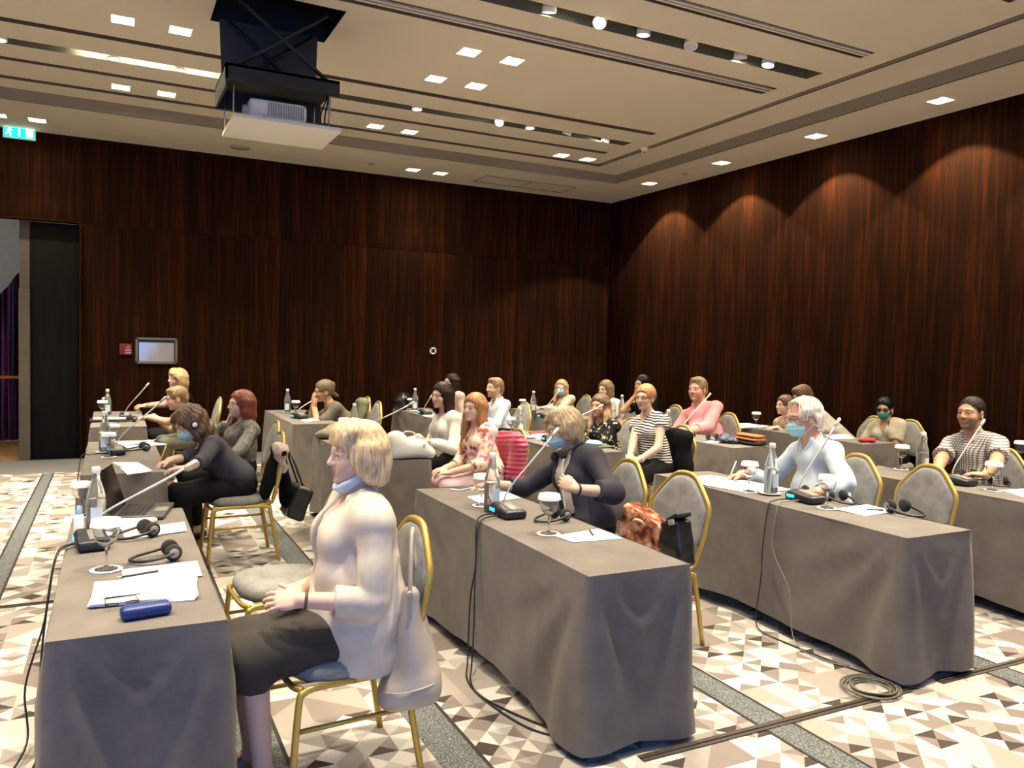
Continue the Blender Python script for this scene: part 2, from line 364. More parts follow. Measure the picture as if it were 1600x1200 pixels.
# -- lamps
BULB = emit('lamp_warm_white', (1, .9, .72), 60.0)
def spot(parent, loc, energy, size, rot=(0, 0, 0), blend=.5, r=.05, col=WARM):
    L = bpy.data.lights.new('lamp_light', 'SPOT'); L.energy = energy; L.spot_size = math.radians(size); L.spot_blend = blend; L.shadow_soft_size = r; L.color = col
    o = link(bpy.data.objects.new('lamp_light', L), parent); o.location = loc; o.rotation_euler = rot; return o
REFL = mat('lamp_reflector', (.9, .88, .82), .3)
def box_mesh():
    m = MB(); s = SQ/2-.002; d = .09
    for a, b in (((-s, -s), (s, -s)), ((s, -s), (s, s)), ((s, s), (-s, s)), ((-s, s), (-s, -s))): m.quad((*a, 0), (*b, 0), (*b, d), (*a, d))
    m.quad((-s, -s, d), (-s, s, d), (s, s, d), (s, -s, d)); return m
dl_house = box_mesh().build('housing', REFL); dl_bulb = MB().lathe([(0, 0), (.05, 0), (.055, .02), (.03, .03)], 16, (0, 0, .05)).build('bulb', BULB)
dl_arm = MB().box((0, .055, .045), (.1, .012, .03)).build('gimbal', BLACKM)
dl_trim = MB()
for sx, sy, a, b in ((0, 1, SQ+.016, .008), (0, -1, SQ+.016, .008), (1, 0, .008, SQ+.016), (-1, 0, .008, SQ+.016)): dl_trim.box((sx*(SQ/2+.004), sy*(SQ/2+.004), -.002), (a, b, .004))
dl_trim = dl_trim.build('trim_ring', WHITE)
protos = (dl_house, dl_bulb, dl_arm, dl_trim); first_dl = [True]
ORD = ['first', 'second', 'third', 'fourth', 'fifth', 'sixth', 'seventh']
def downlight(x, y, z, label, group, energy, size, rot=(0, 0, 0), blend=.6):
    t = thing('ceiling_downlight', label, 'ceiling light', (x, y, z), 0, group)
    for p in protos:
        o = p if first_dl[0] else p.copy()
        if not first_dl[0]: COL.objects.link(o)
        o.parent = t
    first_dl[0] = False
    spot(t, (0, 0, .045), energy, size, rot, blend); return t
names_up = ['left of the pair above the projector lift', 'right of the pair left of the projector lift', 'left of the pair beside the far left light trough', 'right of the pair beside the far left light trough',
            'left of the middle pair nearest the back wall', 'right of the middle pair nearest the back wall', 'rear left of the group of four right of the projector', 'rear right of the group of four right of the projector',
            'front left of the group of four right of the projector', 'front right of the group of four right of the projector', 'left of the pair near the far ceiling corner', 'right of the pair near the far ceiling corner']
for (x, y), n in zip(sq_up, names_up): downlight(x, y, ZC, 'square recessed downlight, '+n, 'square downlights in the raised ceiling', P_DOWN, 100)
NEAR = ['left lamp above the near middle table', 'right lamp above the near middle table', 'left lamp above the near left table', 'right lamp above the near left table', 'left lamp above the plaid-shirt man', 'right lamp above the plaid-shirt man']+['%s added lamp over the unseen stage side, %s' % (b, a) for a in ('beside the doorway', 'in line with the far trough', 'in line with the projector', 'in line with the near left table', 'nearest the window wall') for b in ('outer', 'inner')]
for (x, y), n in zip(sq_near, NEAR): downlight(x, y, ZC, 'square recessed downlight, '+n, 'square downlights above the picture edge', P_DOWN*(1.25 if x < 0 else 1.0), 105)
for i, (x, y) in enumerate(sq_right): downlight(x, y, ZS, 'square recessed downlight, %s from the far corner along the right wall' % ORD[i], 'square downlights along the right wall', P_WALL, 104, (0, math.radians(4), 0), .12)
for i, (x, y) in enumerate(sq_back): downlight(x, y, ZS, 'square recessed downlight on the back soffit, %s from the left' % ORD[i], 'square downlights along the back wall', P_WALL*.2, 90)
def track(x, y, z, label, energy, tilt=(0, 0, 0), lit=True):
    t = thing('track_spotlight', label, 'spotlight', (x, y, z), 0, 'round spotlights in the light troughs')
    R = rotx(tilt[0])@roty(tilt[1])
    MB().lathe([(.0, .05), (.058, .05), (.062, -.03), (.052, -.03), (.048, -.012)], 20, R=R).build('lamp_head', WHITE, t)
    MB().lathe([(0, -.014), (.05, -.014)], 20, R=R).build('lens', emit('spot_lens', (1, .93, .8), 80.0) if lit else mat('unlit_lens', (.6, .58, .5), .2), t)
    MB().tube([(0, 0, .05), (0, 0, .075)], .012).build('stem', WHITE, t)
    if lit and energy: spot(t, tuple(R@np.array([0, 0, -.04])), energy, 75, (tilt[0], tilt[1], 0), .8, .06)
    return t
for i, (x, e, ti, lit) in enumerate([(3.17, 1, (.25, -.1, 0), True), (3.66, 1, (-.5, .5, 0), True), (4.11, 1, (.1, 0, 0), True), (4.63, 0, (-.4, .3, 0), False), (5.21, 1, (.3, -.2, 0), True), (5.56, 1, (0, .2, 0), True)]):
    track(x, 5.78, ZC+.025, 'round white spotlight in the near light trough, %s from the left' % ORD[i], P_TRACK*e, ti, lit)
for i, (x, e, ti, lit) in enumerate([(-.95, 1, (0, 0, 0), True), (.0, 1, (0, 0, 0), True), (.6, 1, (.1, 0, 0), True), (1.05, 1, (0, .1, 0), True), (3.16, 1, (0, 0, 0), True), (4.23, 1, (-.5, .5, 0), True), (4.65, 1, (0, 0, 0), True), (5.19, 0, (.4, .2, 0), False), (5.78, .3, (.2, .3, 0), True)]):
    track(x, 8.9, ZC+.025, 'round white spotlight in the far light trough, %s from the left' % (ORD+['eighth', 'ninth'])[i], P_TRACK*.8*e, ti, lit)
for i, x in enumerate((-2.4, -.6, 1.0, 2.6, 4.2, 5.6)): track(x, 2.7, ZC, 'round white spotlight above the upper picture edge, %s from the left' % ORD[i], P_TRACK*1.5, (0, 0, 0))
tube = thing('trough_light_tube', 'glowing fluorescent tube in the far light trough left of the projector', 'light tube', (.45, 8.9, ZC+.06))
MB().tube([(-.75, 0, 0), (.7, 0, 0)], .016).build('tube', emit('tube_white', (1, .92, .7), 22.0), tube); MB().box((0, 0, .028), (1.55, .05, .02)).build('batten', WHITE, tube)
sm = thing('smoke_detector', 'small white smoke detector at the end of the far light trough', 'smoke detector', (6.44, 8.94, ZC))
MB().lathe([(0, -.05), (.035, -.048), (.055, -.02), (.06, 0)], 20).build('body', WHITE, sm); MB().lathe([(.0, -.056), (.02, -.055), (.022, -.047)], 12).build('sensor', BLACKM, sm)
# ================================================================== fixtures on walls and ceiling
ex = thing('exit_sign', 'green lit emergency exit sign on the back wall at upper left', 'exit sign', (-1.07, Y1-.06, 4.13))
MB().box((0, .03, .075), (.36, .05, .17), bev=.004).build('case', WHITE, ex)
MB().box((0, .002, .072), (.33, .006, .14)).build('panel', emit('exit_green', (.0, .55, .32), 1.6), ex)
ewh = emit('exit_white', (.75, 1, .9), 2.2)
man = MB().lathe([(0, -.012), (.012, 0), (0, .012)], 10, (-.10, -.003, .115)).tube([(-.105, -.003, .1), (-.112, -.003, .065)], .012, 6).tube([(-.112, -.003, .065), (-.09, -.003, .045), (-.1, -.003, .015)], .008, 6).tube([(-.112, -.003, .065), (-.135, -.003, .045), (-.15, -.003, .04)], .008, 6).tube([(-.105, -.003, .1), (-.08, -.003, .085)], .007, 6).tube([(-.105, -.003, .1), (-.135, -.003, .085)], .007, 6)
man.build('running_figure', ewh, ex)
MB().box((0, -.003, .072), (.018, .004, .08)).box((0, -.003, .03), (.018, .004, .02)).build('arrow', ewh, ex)
MB().box((.11, -.003, .072), (.075, .004, .11)).build('door_symbol', ewh, ex)
fr = thing('framed_notice', 'grey framed glass notice on the dark back wall at left', 'picture frame', (.535, Y1-.034, 1.28))
m = MB()
for (x, z, a, b) in ((0, .345, .53, .03), (0, .015, .53, .03), (-.25, .18, .03, .36), (.25, .18, .03, .36)): m.box((x, 0, z), (a, .03, b), bev=.004)
m.build('frame', mat('frame_grey_green', (.17, .16, .12), .4), fr)
MB().box((0, .008, .18), (.48, .01, .31)).build('backing', BLACKM, fr); MB().box((0, .002, .165), (.44, .004, .26)).build('sheet', mat('notice_paper', (.42, .40, .35), .12, spec=.9, coat=1.0), fr)
fs = thing('fire_label', 'small red fire notice plate left of the framed notice', 'sign', (.15, Y1-.032, 1.40))
MB().box((0, 0, .075), (.15, .008, .15), bev=.003).build('plate', mat('fire_red', (.18, .012, .012), .5), fs)
m = MB()
for (x, z, a) in ((.035, .12, .03), (.03, .1, .05), (.03, .075, .075), (.03, .06, .075), (.03, .035, .075), (.03, .022, .075)): m.box((x, -.006, z), (a, .003, .011))
m.build('print', mat('print_pink', (.5, .33, .3), .6), fs)
sw = thing('wall_socket', 'small white wall switch plate on the dark back wall', 'switch', (4.6, Y1-.032, 1.49))
m = MB()
for (x, z, a, b) in ((0, .0975, .11, .025), (0, .0125, .11, .025), (-.0425, .055, .025, .11), (.0425, .055, .025, .11)): m.box((x, 0, z), (a, .012, b))
m.build('plate', WHITE, sw); MB().box((0, .002, .055), (.062, .008, .062)).build('rocker', BLACKM, sw)
# projector lift
pl = thing('projector_lift', 'black scissor lift lowered from the ceiling carrying the projector', 'projector lift', (1.23, 7.0, 3.50))
DK = mat('lift_black', (.010, .010, .011), .5); DG = mat('lift_dark_grey', (.05, .055, .058), .6)
MB().box((0, 0, .30), (.90, .70, .03), bev=.004).box((0, -.34, .25), (.9, .02, .12)).box((0, .34, .22), (.9, .02, .18)).box((-.44, 0, .22), (.02, .7, .18)).build('upper_tray', DK, pl)
for y in (-.28, .28):
    for s in (1, -1):
        MB().tube([(-.36*s, y, .32), (.36*s, y, .86)], .018, 6).build('scissor_arm', DK, pl)
MB().quad((-.4, .33, .33), (.4, .33, .33), (.42, .36, .9), (-.42, .36, .9)).build('shaft_cloth', DG, pl)
for x, y in ((-.38, -.28), (.38, -.28), (.38, .28), (-.38, .28)): MB().tube([(x, y, -.06), (x, y, .30)], .006, 6).build('hanger_rod', mat('steel', (.5, .5, .48), .35, 1.0), pl)
MB().box((.04, .0, -.085), (.86, .72, .03), bev=.003).build('ceiling_lid', mat('lid_white', (.72, .70, .64), .6), pl)
MB().box((-.22, -.3, -.062), (.1, .06, .02)).box((.06, -.3, -.062), (.16, .03, .015)).build('lid_clip', WHITE, pl)
MB().box((.1, -.2, -.05), (.7, .1, .03)).build('cable_tray', mat('cable_blue', (.03, .04, .12), .6), pl)
for k in range(3): MB().tube(bez((.33+.03*k, -.22, -.04), (.28+.05*k, -.3, .1), (.4, -.25, .15), (.38+.01*k, -.2, .28)), .007, 6).build('cable', DK, pl)
pj = thing('projector', 'white video projector with a slatted grille on the ceiling lift', 'projector', (1.2, 6.9, 3.435))
pjb = MB().box((0, 0, .085), (.46, .36, .15), bev=.03).build('body', WHITE, pj)
for k in range(15): MB().box((-.08+.28*k/14, -.182, .085), (.012, .006, .10)).build('grille_slat', mat('grille_grey', (.32, .30, .26), .6), pjb)
MB().lathe([(0, .05), (.05, .05), (.055, 0), (.06, -.02)], 20, (-.22, -.1, .06), roty(-math.pi/2)).build('lens', mat('lens_pale', (.6, .6, .56), .2), pj)
MB().box((.06, 0, -.005), (.3, .25, .03)).build('foot_plate', DK, pj)

# ================================================================== tables
def cloth_mat():
    t = NT('grey_suede_cloth'); v = t.coord('Object'); n = t.noise(v, 5, 4, .6); n2 = t.noise(v, 260, 2)
    f = t.math('ADD', t.math('MULTIPLY', n, .7), t.math('MULTIPLY', n2, .3))
    t.set(col=t.ramp(f, [(.3, (.125, .109, .095)), (.7, (.195, .172, .150))]), rough=.95, spec=.12, sheen=.08)
    t.bump(n2, .35, .002); return t.m
CLOTH = cloth_mat()
TOPW = mat('table_laminate', (.25, .2, .15), .5)
TW, TZ = .50, .75
def tablecloth(x0, x1, y0, y1, seed):
    rr = np.random.RandomState(seed)
    lx, ly = x1-x0, y1-y0; P = []; N = []; C = []
    cor = [(x0, y0), (x1, y0), (x1, y1), (x0, y1)]; st = .028
    for k in range(4):
        a = np.array(cor[k]); b = np.array(cor[(k+1) % 4]); d = b-a; L = np.linalg.norm(d); d /= L; nrm = np.array([d[1], -d[0]])
        m = max(4, int(L/st))
        for i in range(m):
            s = i/m*L; P.append(a+d*s); e = min(s, L-s)
            pn = np.array([(cor[k][0]-(x0+x1)/2), (cor[k][1]-(y0+y1)/2)])
            w_ = math.exp(-(e/.03)**2)
            if s < L/2: dn = np.array([-d[0], -d[1]])
            else: dn = np.array([d[0], d[1]])
            v = nrm+dn*w_*.8; N.append(v/np.linalg.norm(v)); C.append((k, s, e, L))
    P = np.array(P); N = np.array(N); n = len(P)
    ph = rr.uniform(0, 6.28, 24)
    off_c = np.array([math.exp(-(c[2]/.20)**2) for c in C]); off_w = np.array([math.exp(-(c[2]/.55)**2) for c in C])
    arc = np.cumsum([0]+[np.linalg.norm(P[i+1]-P[i]) for i in range(n-1)])
    rows = 15; V = []; F = []
    for j in range(rows):
        t = j/(rows-1)
        fold = np.sin(arc*20+ph[0]+1.2*np.sin(arc*3+ph[1]))*.6+np.sin(arc*33+ph[2])*.4
        slow = np.sin(arc*4.1+ph[3])*.5+np.sin(arc*7.7+ph[4])*.5
        dz_ = t*TZ; ec = np.array([c[2] for c in C]); phi = np.arctan2(ec, dz_+.03); rad = np.hypot(ec, dz_)
        swag = np.sin(phi*13+ph[10]+.6*np.sin(arc*2))*np.exp(-(ec/.62)**2)*np.minimum(1, rad/.25)
        off = .004+.006*min(1, t*8)+t*(.010+.010*slow)+t**1.15*(off_c*.034+off_w*.008*fold)+t*(1-off_w)*.004*fold+.011*swag*min(1, t*4)
        sag = np.sin(arc*9+ph[5])*.004*np.sin(t*math.pi*2+ph[6])
        z = TZ-.004*(1-math.exp(-t*30))*2-t*(TZ-.06)+t*(.035*(1-off_w)-.020*off_c+.008*np.sin(arc*6+ph[7]))
        off = off+sag
        for i in range(n): V.append((P[i][0]+N[i][0]*off[i], P[i][1]+N[i][1]*off[i], z[i]))
    for j in range(rows-1):
        for i in range(n):
            k = (i+1) % n; F.append((j*n+i, (j+1)*n+i, (j+1)*n+k, j*n+k))
    b = len(V); gx, gy = 13, 41
    for i in range(gx):
        for k in range(gy):
            x = x0+lx*i/(gx-1); y = y0+ly*k/(gy-1); e = min(x-x0, x1-x, y-y0, y1-y)
            o = .004 if e < .001 else 0
            z = TZ+.0012*math.sin(9*x+7*y+ph[8])+.001*math.sin(23*y-11*x+ph[9])-(.003 if e < .001 else 0)
            V.append((x+(-o if i == 0 else o if i == gx-1 else 0), y+(-o if k == 0 else o if k == gy-1 else 0), z))
    for i in range(gx-1):
        for k in range(gy-1): F.append((b+i*gy+k, b+(i+1)*gy+k, b+(i+1)*gy+k+1, b+i*gy+k+1))
    return V, F
TABLES = {}
def table(key, x0, y0, length, cloth_label, seed):
    cx, cy = x0+TW/2, y0+length/2
    t = thing('folding_table', 'table under the '+cloth_label.replace(' on the', ' of the').replace('grey cloth of the ', 'cloth of the '), 'table', (cx, cy, 0), 0, 'folding tables under the cloths')
    MB().box((0, 0, TZ-.022), (TW-.02, length-.02, .028)).build('table_top', TOPW, t)
    for sx in (-1, 1):
        for sy in (-1, 1): MB().tube([(sx*(TW/2-.06), sy*(length/2-.05), 0), (sx*(TW/2-.06), sy*(length/2-.05), TZ-.036)], .016, 8).build('leg', BLACKM, t)
    MB().box((0, 0, .42), (.02, length-.12, .55)).build('modesty_panel', BLACKM, t)
    V, F = tablecloth(-TW/2, TW/2, -length/2, length/2, seed)
    c = raw('tablecloth', V, F, CLOTH, None, True); c.location = (cx, cy, 0)
    tag(c, cloth_label, 'tablecloth', 'grey tablecloths'); TABLES[key] = (x0, x0+TW, y0, y0+length)
for i, a in enumerate([('L1', -.175, 2.64, 1.86, 'grey cloth on the near left table, under the blue spectacle case'), ('L2', -.185, 5.75, 1.83, 'grey cloth on the left table where two women sit behind the laptop'), ('L3', -.20, 8.75, 1.83, 'grey cloth on the farthest left table, nearest the doorway'),
          ('M1', 1.68, 2.61, 2.0, 'grey cloth on the near middle table, at the woman in the navy cardigan'), ('M2', 1.71, 5.76, 1.80, 'grey cloth on the middle table carrying the large white handbag'), ('M3', 1.74, 8.64, 1.83, 'grey cloth on the far middle table, at the person covering the face'),
          ('R1', 3.52, 2.58, 2.05, 'grey cloth on the table of the white-haired man with a turquoise mask'), ('R2', 3.53, 5.74, 1.75, 'grey cloth on the table of the woman in the black floral top'), ('R3', 3.47, 8.75, 1.75, 'grey cloth on the far table below the white wall switch'),
          ('S1', 5.12, 2.45, 1.95, 'grey cloth on the table of the man in the plaid shirt'), ('S2', 5.19, 5.66, 1.8, 'grey cloth on the table of the man in the pink shirt'), ('S3', 5.16, 8.5, 1.75, 'grey cloth on the far table of the masked long-haired blonde woman'),
          ('Q1', 6.82, 2.5, 1.85, 'grey cloth on the last table at the right picture edge'), ('Q2', 6.78, 5.5, 1.9, 'grey cloth on the table of the woman with the green mask')]): table(*a, seed=11+i)

# ================================================================== gold banquet chair
GOLD = mat('gold_lacquer', (.52, .36, .09), .38, .55, var=.1, vscale=5)
def seat_mat():
    t = NT('grey_velvet'); n = t.noise(t.coord('Object'), 9, 4, .65); t.set(col=t.ramp(n, [(.3, (.17, .165, .155)), (.7, (.30, .29, .27))]), rough=.9, sheen=.1, spec=.15); t.bump(t.noise(t.coord('Object'), 200, 2), .3, .002); return t.m
VELVET = seat_mat()
def sq_tube(mb, pts, w=.022):
    mb.tube(pts, w*.62, 8)
def arch(w, h, r=.0, n=1):
    """back outline in (y, z): angled shoulders and a soft crown, as on the photo's chairs"""
    k = [(-w*.80, 0), (-w*.95, .14), (-w*.99, .24), (-w, h*.60), (-w*.95, h*.68), (-w*.82, h*.76), (-w*.50, h*.915), (-w*.30, h*.98), (0, h)]; k += [(-a, b) for a, b in k[-2::-1]]
    return spline(k, 5)
def make_chair():
    """local frame: sitter faces +X, origin on the floor under the seat centre"""
    t = bpy.data.objects.new('banquet_chair', None); link(t); parts = []
    # seat
    bm = MB(); n = 28; prof = [(.80, .425), (.97, .432), (1.0, .45), (.985, .475), (.90, .492), (.6, .50), (0, .502)]
    V = []; F = []
    for (s, z) in prof:
        for k in range(n):
            a = 2*math.pi*k/n; c, sn = math.cos(a), math.sin(a); q = (abs(c)**3.2+abs(sn)**3.2)**(-1/3.2)
            V.append((.215*q*c*s, (.215-.018*(1 if c < 0 else 0)*abs(c))*q*sn*s, z))
    for i in range(len(prof)-1):
        for k in range(n): F.append((i*n+k, i*n+(k+1) % n, (i+1)*n+(k+1) % n, (i+1)*n+k))
    bm.add(V, F, True); bm.add([(.17, .17, .426), (-.17, .17, .426), (-.17, -.17, .426), (.17, -.17, .426)], [(0, 1, 2, 3)])
    bm.build('seat', VELVET, t)
    for sy in (1, -1):
        y = sy*.205
        MB().tube(spline([(.235, y*1.06, 0), (.205, y, .36), (.185, y, .408), (.13, y, .42), (.0, y, .42)], 6), .0135, 8).build('leg', GOLD, t)
        MB().tube(spline([(-.27, y*1.06, 0), (-.205, y, .36), (-.185, y, .408), (-.13, y, .42), (.0, y, .42)], 6), .0135, 8).build('leg', GOLD, t)
        MB().tube([(.215, y, .27), (-.215, y, .27)], .009, 6).build('stretcher', GOLD, t)
    MB().tube(spline([(.19, -.20, .418), (.215, -.15, .418), (.22, 0, .418), (.215, .15, .418), (.19, .20, .418)], 4), .012, 6).build('seat_rail', GOLD, t)
    # back frame and pad
    lean = .20; zb = .44; h = .50; w = .215
    to3 = lambda y, z: (-.205-lean*max(0, z)-.02, y, zb+z)
    A = arch(w, h); fr = [(-.10, A[0][0]*1.02, .425), (-.17, A[0][0]*1.01, .425)]+[to3(*p) for p in A]+[(-.17, A[-1][0]*1.01, .425), (-.10, A[-1][0]*1.02, .425)]
    MB().tube(fr, .0145, 8).build('back_frame', GOLD, t)
    inner = [p for p in A if p[1] > .09]; cz = .30; V = []; F = []; layers = [(1.0, .0), (.985, .018), (.9, .026), (.55, .03), (0.02, .031)]
    for side in (1, -1):
        base = len(V)
        for (s, th) in layers:
            for (y, z) in inner:
                yy, zz = y*.945*s, cz+(z-cz)*.95*s; q = to3(yy, zz); V.append((q[0]+side*th, q[1], q[2]-side*th*lean))
        m = len(inner)
        for i in range(len(layers)-1):
            for k in range(m):
                a, b, c, d = base+i*m+k, base+i*m+(k+1) % m, base+(i+1)*m+(k+1) % m, base+(i+1)*m+k
                F.append((a, b, c, d) if side > 0 else (d, c, b, a))
    raw('backrest', V, F, VELVET, t, True)
    return t
chair0 = make_chair(); chair_used = [False]
def chair(x, y, yaw, label):
    o = chair0 if not chair_used[0] else copy_tree(chair0); chair_used[0] = True
    o.location = (x, y, 0); o.rotation_euler = (0, 0, math.radians(yaw)); tag(o, label, 'chair', 'gold banquet chairs')
    return o
# ================================================================== implicit-surface modelling for people and soft things
def smin(a, b, k):
    if k <= 0: return np.minimum(a, b)
    h = np.clip(.5+.5*(b-a)/k, 0, 1); return b+(a-b)*h-k*h*(1-h)
def smax(a, b, k): return -smin(-a, -b, k)
class SDF:
    def __init__(s): s.ops = []; s.disp = None; s.lo = np.full(3, 1e9); s.hi = np.full(3, -1e9)
    def _bb(s, p, r):
        s.lo = np.minimum(s.lo, np.min(p, 0)-r); s.hi = np.maximum(s.hi, np.max(p, 0)+r)
    def cone(s, a, b, r1, r2, k=.02, mode='u', cut=0, F=None, sc=(1, 1, 1)):
        """tapered capsule; F/sc: frame and per-axis stretch (flattened limbs, torsos); cut=1: flat end at b, cut=2: both ends"""
        a = np.array(a, float); b = np.array(b, float); sc = np.array(sc, float)
        F_ = np.eye(3) if F is None else np.array(F, float)      # columns = axes
        al = (a@F_)/sc; bl = (b@F_)/sc; ba = bl-al; bb = ba@ba+1e-12; ax = unit(b-a)
        def f(p):
            if F is None and (sc == 1).all(): q = p
            else: q = (p@F_)/sc
            pa = q-al; t = np.clip((pa@ba)/bb, 0, 1)
            d = np.sqrt(np.maximum(((pa-t[..., None]*ba)**2).sum(-1), 1e-12))-(r1+(r2-r1)*t)
            if cut: d = np.maximum(d, (p-b)@ax)
            if cut == 2: d = np.maximum(d, (a-p)@ax)
            return d
        if mode == 'u': s._bb(np.array([a, b]), max(r1, r2)*sc.max())
        s.ops.append((f, k, mode)); return s
    def ell(s, c, r, F=None, k=.02, mode='u'):
        c = np.array(c, float); r = np.array(r, float) if not np.isscalar(r) else np.full(3, float(r)); F_ = None if F is None else np.array(F, float)
        def f(p):
            q = p-c
            if F_ is not None: q = q@F_
            k0 = np.sqrt(((q/r)**2).sum(-1))+1e-9; k1 = np.sqrt(((q/r**2)**2).sum(-1))+1e-9
            return k0*(k0-1)/k1
        if mode == 'u': s._bb(c[None], r.max())
        s.ops.append((f, k, mode)); return s
    def box(s, c, hf, F=None, rad=.01, k=.01, mode='u'):
        c = np.array(c, float); hf = np.array(hf, float)-rad; F_ = np.eye(3) if F is None else np.array(F, float)
        def f(p):
            q = np.abs((p-c)@F_)-hf
            return np.sqrt((np.maximum(q, 0)**2).sum(-1))+np.minimum(q.max(-1), 0)-rad
        if mode == 'u': s._bb(c[None], np.linalg.norm(hf)+rad)
        s.ops.append((f, k, mode)); return s
    def plane(s, p0, n, k=.004):                       # keep the side the normal points away from
        p0 = np.array(p0, float); n = unit(n); s.ops.append((lambda p: (p-p0)@n, k, 'i')); return s
    def fn(s, f, k, mode): s.ops.append((f, k, mode)); return s
    def ev(s, p):
        d = np.full(p.shape[:-1], 10.0)
        for f, k, m in s.ops:
            v = f(p); d = smin(d, v, k) if m == 'u' else smax(d, -v, k) if m == 's' else smax(d, v, k)
        if s.disp is not None: d = d+s.disp(p)
        return d
    def ev_blocks(s, P, C, hd):
        nb = P.shape[0]; D = np.full(P.shape[:-1], 10.0); dc = np.full(nb, 10.0); vals = []
        for f, k, m in s.ops:
            v = f(C); vals.append(v); dc = np.minimum(dc, v) if m == 'u' else dc
        for (f, k, m), v in zip(s.ops, vals):
            sel = (v < dc+2.2*hd+k*1.5) if m == 'u' else (v < 1.3*hd+k) if m == 's' else (v > -1.3*hd-k)
            i = np.nonzero(sel)[0]
            if len(i) == 0: continue
            q = f(P[i]); D[i] = smin(D[i], q, k) if m == 'u' else smax(D[i], -q, k) if m == 's' else smax(D[i], q, k)
        if s.disp is not None: D = D+s.disp(P)
        return D
CORN = np.array([(i, j, k) for i in (0, 1) for j in (0, 1) for k in (0, 1)])
EDG = [(a, b) for a in range(8) for b in range(a+1, 8) if np.abs(CORN[a]-CORN[b]).sum() == 1]
def poly(sdf, h, lo=None, hi=None, B=6, excl=()):
    lo = (sdf.lo if lo is None else np.array(lo))-2*h; hi = (sdf.hi if hi is None else np.array(hi))+2*h
    n = np.ceil((hi-lo)/(h*B)).astype(int)+1
    g = np.stack(np.meshgrid(*[np.arange(q) for q in n], indexing='ij'), -1).reshape(-1, 3)
    C = lo+(g+.5)*h*B; hd = .87*B*h
    keep = np.abs(sdf.ev(C)) < hd*1.25+.006
    g = g[keep]; C = C[keep]
    if len(g) == 0: return np.zeros((0, 3)), np.zeros((0, 4), int)
    o = np.stack(np.meshgrid(*[np.arange(B+1)]*3, indexing='ij'), -1)
    I = (g*B)[:, None, None, None, :]+o; P = lo+I*h
    nb = len(g); D = sdf.ev_blocks(P.reshape(nb, -1, 3), C, hd).reshape(nb, B+1, B+1, B+1)
    S = D < 0
    cs = np.stack([S[:, i:B+i, j:B+j, k:B+k] for i, j, k in CORN], -1); cnt = cs.sum(-1); act = (cnt > 0) & (cnt < 8)
    b, i, j, k = np.nonzero(act)
    if len(b) == 0: return np.zeros((0, 3)), np.zeros((0, 4), int)
    dv = np.stack([D[b, i+c[0], j+c[1], k+c[2]] for c in CORN], -1); sv = dv < 0
    acc = np.zeros((len(b), 3)); num = np.zeros(len(b))
    for a, e in EDG:
        x = sv[:, a] != sv[:, e]; t = np.where(x, dv[:, a]/(dv[:, a]-dv[:, e]+1e-15), 0)
        q = CORN[a]+t[:, None]*(CORN[e]-CORN[a]); acc += np.where(x[:, None], q, 0); num += x
    cell = g[b]*B+np.stack([i, j, k], -1); V = lo+(cell+acc/num[:, None])*h
    if len(excl):
        ok = np.ones(len(cell), bool); cc = lo+(cell+.5)*h
        for (l, u) in excl: ok &= ~((cc > l).all(-1) & (cc < u).all(-1))
        cell = cell[ok]; V = V[ok]; dv = dv[ok]; sv = sv[ok]
    NY, NZ = n[1]*B+4, n[2]*B+4; key = ((cell[:, 0]+1)*NY+cell[:, 1]+1)*NZ+cell[:, 2]+1
    od = np.argsort(key); ks = key[od]
    def look(off):
        kk = key+(off[0]*NY+off[1])*NZ+off[2]; p = np.clip(np.searchsorted(ks, kk), 0, len(ks)-1)
        return np.where(ks[p] == kk, od[p], -1)
    F = []; me = np.arange(len(key))
    for ax, (o1, o2) in ((0, ((0, 1, 0), (0, 0, 1))), (1, ((0, 0, 1), (1, 0, 0))), (2, ((1, 0, 0), (0, 1, 0)))):
        ci = {0: 4, 1: 2, 2: 1}[ax]; s0, s1 = sv[:, 0], sv[:, ci]; e = s0 != s1
        o1, o2 = np.array(o1), np.array(o2)
        n1, n2, n12 = look(-o1), look(-o2), look(-o1-o2); ok = e & (n1 >= 0) & (n2 >= 0) & (n12 >= 0)
        q = np.stack([me, n1, n12, n2], -1)[ok]; fl = ~s0[ok]
        q[fl] = q[fl][:, ::-1]; F.append(q)
    return V, np.concatenate(F)
def np_mesh(name, V, F, material, parent, cols=None, loc=None):
    me = bpy.data.meshes.new(name); me.vertices.add(len(V)); me.vertices.foreach_set('co', np.ascontiguousarray(V, np.float32).ravel())
    F = np.asarray(F); me.loops.add(F.size); me.loops.foreach_set('vertex_index', F.astype(np.int32).ravel())
    me.polygons.add(len(F)); me.polygons.foreach_set('loop_start', np.arange(0, F.size, 4, dtype=np.int32))
    me.update(calc_edges=True); me.validate(); me.polygons.foreach_set('use_smooth', np.ones(len(me.polygons), bool))
    if cols is not None and len(me.vertices) == len(cols):
        a = me.color_attributes.new('tone', 'FLOAT_COLOR', 'POINT'); a.data.foreach_set('color', np.concatenate([cols, np.ones((len(cols), 1))], 1).astype(np.float32).ravel())
    o = mesh_obj(name, me, material, parent)
    if loc is not None: o.location = tuple(map(float, loc))
    return o
def blob(name, sdf, h, material, parent, origin=(0, 0, 0)):
    V, F = poly(sdf, h)
    return np_mesh(name, V-np.array(origin), F, material, parent)
def wob(seed, amp, freq):
    r = np.random.RandomState(seed); K = r.normal(size=(5, 3)); K = K/np.linalg.norm(K, axis=1)[:, None]*freq*r.uniform(.6, 1.6, (5, 1)); ph = r.uniform(0, 6.28, 5)
    def f(p): return amp*np.sin(p@K.T+ph).sum(-1)/2.5
    return f
